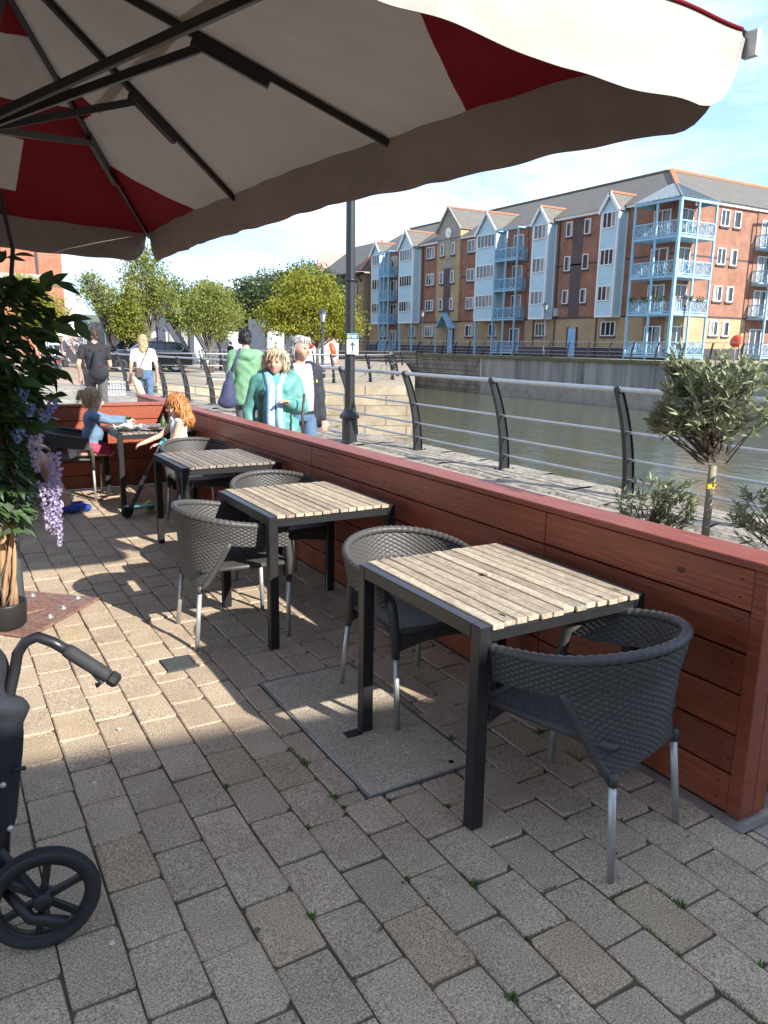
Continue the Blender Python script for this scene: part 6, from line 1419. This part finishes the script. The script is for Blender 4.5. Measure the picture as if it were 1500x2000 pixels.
# ================================================================ CARS
def suv(loc, rz, label, m_='carpaint'):
    t = thing('parked_car', loc, label, 'car', 'dark cars parked on the plaza', R(rz)); W2 = .94
    low = [(-2.38, .38), (-2.40, .62), (-2.33, .92), (-2.0, 1.02), (-1.15, 1.10), (-.9, 1.12), (2.05, 1.14), (2.30, 1.05), (2.40, .75), (2.38, .36), (1.85, .27), (-1.9, .27)]
    def loft(prof, ws, nm, mm, smooth=True):
        b = MB(); n = len(prof); rows = []
        for yy_, sh, dz in ws: rows.append([(x*(1-sh*.0)+(-.03 if x > 0 else .03)*sh*4, yy_, z+dz*(1 if z > .6 else 0)) for x, z in prof])
        vs = [p for r_ in rows for p in r_]; fs = [(i*n+j, i*n+(j+1) % n, (i+1)*n+(j+1) % n, (i+1)*n+j) for i in range(len(rows)-1) for j in range(n)]+[tuple(range(n)), tuple((len(rows)-1)*n+j for j in range(n))[::-1]]
        b.add(vs, fs); return shade_edges(b.build(nm, mm, t), 35)
    loft(low, [(-W2, .5, -.06), (-W2+.06, .15, -.01), (-W2+.2, 0, .0), (0, 0, .02), (W2-.2, 0, 0), (W2-.06, .15, -.01), (W2, .5, -.06)], 'body', m_)
    gh = [(-1.1, 1.10), (-.35, 1.60), (.0, 1.66), (1.4, 1.64), (1.85, 1.55), (2.2, 1.10)]
    b = MB(); n = len(gh); rows = [[(x*(1 if z < 1.2 else .985), s*(W2-.08-(z-1.1)*.34), z-.015*abs(s)) for x, z in gh] for s in (-1, 1)]
    b.add(rows[0]+rows[1], [tuple(range(n)), tuple(range(n, 2*n))[::-1]]+[(i, i+n, (i+1) % n+n, (i+1) % n) for i in range(n)]); b.build('greenhouse', 'glass', t)
    rf = [(-.40, 1.585), (.0, 1.672), (1.4, 1.655), (1.9, 1.56)]; b = MB(); r1 = [(x, -.72, z) for x, z in rf]; r2 = [(x, .72, z) for x, z in rf]; r0_ = [(x, -.755, z-.05) for x, z in rf]; r3 = [(x, .755, z-.05) for x, z in rf]; m4 = 4
    b.add(r0_+r1+r2+r3, [(k*m4+i, k*m4+i+1, (k+1)*m4+i+1, (k+1)*m4+i) for k in range(3) for i in range(3)]); b.build('roof', m_, t)
    for s in (-1, 1):
        y1 = s*(W2-.07); y2 = s*(W2-.255)
        b = MB().tube([(-1.02, y1, 1.13), (-.36, y2-s*.0, 1.575), (.0, y2, 1.62), (1.35, y2, 1.60), (1.78, y2+s*.03, 1.48), (1.95, y1-s*.06, 1.25), (1.75, y1, 1.15), (-1.02, y1, 1.13)], .018, 5); b.build('window_trim', 'chrome', t)
        for x in (-.25+.1, .9): MB().bar((x, y1+s*.006, 1.13), (x+.06, y2+s*.004, 1.60), .07, .02).build('pillar', m_, t)
        MB().cbox(-.85, -.62, s*(W2-.02) if s > 0 else -W2-.18, s*(W2-.02)+.2 if s > 0 else -W2+.02, 1.12, 1.27, .03).build('mirror', m_, t)
        MB().cbox(-2.36, -2.0, s*.62-.16, s*.62+.16, .80, .93, .03).build('headlight', 'plasticgrey', t); MB().cbox(2.2, 2.385, s*.66-.17, s*.66+.17, .86, 1.0, .03).build('tail_light', 'tail', t)
        for x in (-1.42, 1.46):
            Mx = Matrix.Translation((x, s*(W2-.115), .36)) @ Matrix.Rotation(math.pi/2, 4, 'X')
            w = MB().lathe([(.24, -.12), (.34, -.12), (.365, -.07), (.365, .07), (.34, .12), (.24, .12)], 26, Mx, cap=False).build('wheel', 'rubber', t, True); MB().lathe([(.05, -.125*1), (.10, -.09), (.22, -.10), (.245, -.118), (.245, .118), (.22, .10), (.1, .09), (.05, .125)], 20, Mx).build('rim', 'galv', w)
            MB().lathe([(.40, -.128), (.44, -.128), (.44, .10), (.40, .10)], 24, Mx, cap=False).build('arch', 'blackplastic', t)
        MB().box(-1.0, 1.0, s*W2-.015, s*W2+.015, .30, .42).build('side_skirt', 'blackplastic', t)
    MB().box(-2.43, -2.38, -.5, .5, .5, .78).build('grille', 'blackplastic', t)
    return t
suv((10.5, 44.0, z_), -12, 'black estate car parked broadside behind the blonde woman'); suv((10.3, 47.6, z_), -22, 'dark car with a pale windscreen half hidden behind the black estate', 'carpaint')
# ================================================================ MOTORCYCLE
t = thing('motorcycle', (4.75, 36.5, z_), 'parked motorcycle with chrome parts standing end-on on the plaza', 'motorcycle', None, R(-4))
for y in (-.7, .75):
    Mx = Matrix.Translation((0, y, .32)) @ Matrix.Rotation(math.pi/2, 4, 'Y'); w = MB().lathe([(.24, -.06), (.30, -.075), (.32, 0), (.30, .075), (.24, .06)], 26, Mx, cap=False).build('wheel', 'rubber', t, True); MB().lathe([(.03, -.09), (.2, -.02), (.25, -.05), (.25, .05), (.2, .02), (.03, .09)], 18, Mx).build('rim', 'galv', w)
MB().cbox(-.2, .2, -.3, .3, .3, .62, .06).build('engine', 'galv', t)
me = blob([('c', (0, -.2, .82), .17, (0, .3, .86), .13, 'x'), ('c', (0, -.3, .78), .13, (0, -.85, .82), .10, 'x')], .03, 3); me.materials.clear(); me.materials.append(MATS['carpaint']); ob('tank_and_seat', me, t)
for s in (-1, 1):
    MB().tube([(s*.09, .78, .34), (s*.1, .55, .95)], .03, 8).build('fork', 'chrome', t, True); MB().tube([(s*.08, .52, 1.0), (s*.25, .45, 1.12), (s*.42, .32, 1.08)], .018, 6).build('handlebar', 'chrome', t, True); MB().tube([(s*.15, .1, .3), (s*.2, -.4, .28), (s*.2, -.95, .36)], .045, 8).build('exhaust', 'chrome', t, True); MB().cbox(s*.36-.05, s*.36+.05, .36, .4, 1.18, 1.26, .015).build('mirror', 'chrome', t)
    MB().cbox(s*.33-.12, s*.33+.12, -.85, -.35, .5, .82, .04).build('pannier', 'blackplastic', t)
MB().ball((0, .68, .95), (.11, .09, .11)).build('headlamp', 'chrome', t, True); MB().grid(lambda u, v: ((u-.5)*.42, .62-.12*v, 1.02+.42*v-.15*(u-.5)**2), 8, 5).build('windscreen', 'glass', t, True)
MB().cbox(-.05, .05, -1.02, -.96, .7, .8, .015).build('tail_lamp', 'tail', t)
# ================================================================ BEHIND THE CARS
bd = thing('lifting_bridge', (14.6, 58.2, z_), 'dark steel bridge frame with a flat top beam under the trees', 'bridge'); O = Vector((14.6, 58.2, z_))
MB().box(-2.6, 2.9, -.3, .3, 3.75, 4.15).build('top_beam', 'navysteel', bd)
for x, w in ((-2.4, .35), (.35, .6), (2.6, .35)): MB().box(x-w/2, x+w/2, -.25, .25, 0, 3.75).build('column', 'navysteel', bd)
for a, c_ in (((-2.3, 0, 0), (-.6, 0, 3.7)), ((2.5, 0, .1), (.8, 0, 3.0)), ((-5.2, 0, 3.3), (-3.3, 0, .2)), ((4.2, 0, .2), (2.7, 0, 2.9))): MB().bar(a, c_, .42, .3).build('brace', 'navysteel', bd)
for i in range(15):
    m_ = ('poster_b', 'white', 'poster_a', 'navysteel', 'curtain')[(i*7+i//3) % 5]; x = 7.0+1.5*i; h = 2.5+.5*((i*5) % 3)
    hp_ = thing('hoarding_panel', (x, 61.5-.18*(x-7), z_), {'poster_b': 'pale blue-grey printed hoarding panel in the row behind the parked cars', 'white': 'plain white hoarding panel in the row behind the parked cars', 'poster_a': 'hoarding panel printed in grey and rust red behind the parked cars', 'navysteel': 'dark navy hoarding panel in the row behind the parked cars', 'curtain': 'plain grey hoarding panel in the row behind the parked cars'}[m_], 'hoarding', 'row of hoarding panels behind the parked cars')
    MB().box(0, 1.46, -.03, .03, .1, h).build('board', m_, hp_); MB().box(.68, .78, .032, .15, 0, h).build('prop', 'galv', hp_)
for x, y, w, lb in ((8.4, 57.0, 2.6, 'white pointed marquee left of the dark bridge'), (20.5, 66, 4.2, 'white marquee roof seen under the olive green trees')):
    t = thing('marquee', (x, y, z_), lb, 'marquee'); MB().add([(-w/2, -w/2, 2.3), (w/2, -w/2, 2.3), (w/2, w/2, 2.3), (-w/2, w/2, 2.3), (0, 0, 3.4)], [(0,1,4), (1,2,4), (2,3,4), (3,0,4)]).build('roof', 'whitepaint', t)
    for sx in (-1, 1):
        for sy in (-1, 1): MB().bar((sx*w/2*.97, sy*w/2*.97, 0), (sx*w/2*.97, sy*w/2*.97, 2.32), .07).build('pole', 'galv', t)
    MB().box(-w/2, w/2, -w/2-.01, -w/2+.01, 1.95, 2.3).build('pelmet', 'white', t)
for i in range(6):
    t = thing('crowd_barrier', (3.4+2.05*(i), 52.0-.25*i, z_), 'grey tubular crowd barrier in a row beyond the motorcycle', 'barrier', 'crowd barriers beyond the motorcycle')
    MB().tube([(-.98, 0, .05), (-.98, 0, 1.08), (.98, 0, 1.08), (.98, 0, .05)], .025, 6).build('frame', 'galv', t, True); MB().bar((-.98, 0, .2), (.98, 0, .2), .03).build('lower_rail', 'galv', t)
    for k in range(13): MB().bar((-.84+.14*k, 0, .2), (-.84+.14*k, 0, 1.07), .016).build('bar', 'galv', t)
railing('dark railing across the plaza in front of the far trees', [(13.5+1.9*i, 49.5+.55*i) for i in range(13)], RP2, z=z_, H=1.15, zs=(.25, .5, .78), rt=.02, detail=False)
for x, y, rz_d, tp, lg, hm, lb in ((12.6, 49.2, 30, 'white', 'navy', 'hair_brown', 'distant pedestrian in a white top between the cars and the trees'), (16.4, 47.0, 200, 'navy', 'greytrouser', 'hair_black', 'distant pedestrian in dark clothes under the olive green trees'), (21.5, 52.0, 150, 'paleblue', 'blacktee', 'hair_brown', 'distant pedestrian in pale blue beyond the spreading yellow-green tree')):
    t = person((x, y, z_), rz_d, lb); P, k = standing(1.72, tp, lg, 'skin', (ARM_DOWN(-1), ARM_DOWN(1))); hp, f = head_parts((0, .03, 1.62), 0); P += hp; figure('body', P, t, .026); hair(t, [('e', f(0, -.022, .035), (.088, .1, .09))], hm, .02, .003)
t = thing('wire_crate', (4.75, 24.6, z_), 'low wire crate on the plaza beyond the back screen', 'crate'); b = MB()
for i in range(9):
    b.bar((-.35+.0875*i, -.2, 0), (-.35+.0875*i, -.2, .42), .02); b.bar((-.35+.0875*i, .2, 0), (-.35+.0875*i, .2, .42), .02)
for z in (.02, .22, .42):
    for y in (-.2, .2): b.bar((-.36, y, z), (.36, y, z), .03)
    for x in (-.36, .36): b.bar((x, -.2, z), (x, .2, z), .03)
b.build('wire_frame', 'galv', t, kind='stuff'); MB().box(-.33, .33, -.17, .17, .02, .3).build('contents', 'plasticgrey', t)
q = random.Random(8); b = MB(); n = 90
for i in range(n):
    a0 = -1.2+2.6*i/n; a1 = -1.2+2.6*(i+1)/n; h0 = 22+9*math.sin(a0*7)+5*math.sin(a0*17); h1 = 22+9*math.sin(a1*7)+5*math.sin(a1*17); r_ = 900
    b.add([(r_*math.sin(a0), r_*math.cos(a0), -3), (r_*math.sin(a1), r_*math.cos(a1), -3), (r_*1.1*math.sin(a1), r_*1.1*math.cos(a1), h1), (r_*1.1*math.sin(a0), r_*1.1*math.cos(a0), h0)], [(0,1,2,3)])
b.build('hills', 'hill', kind='structure')
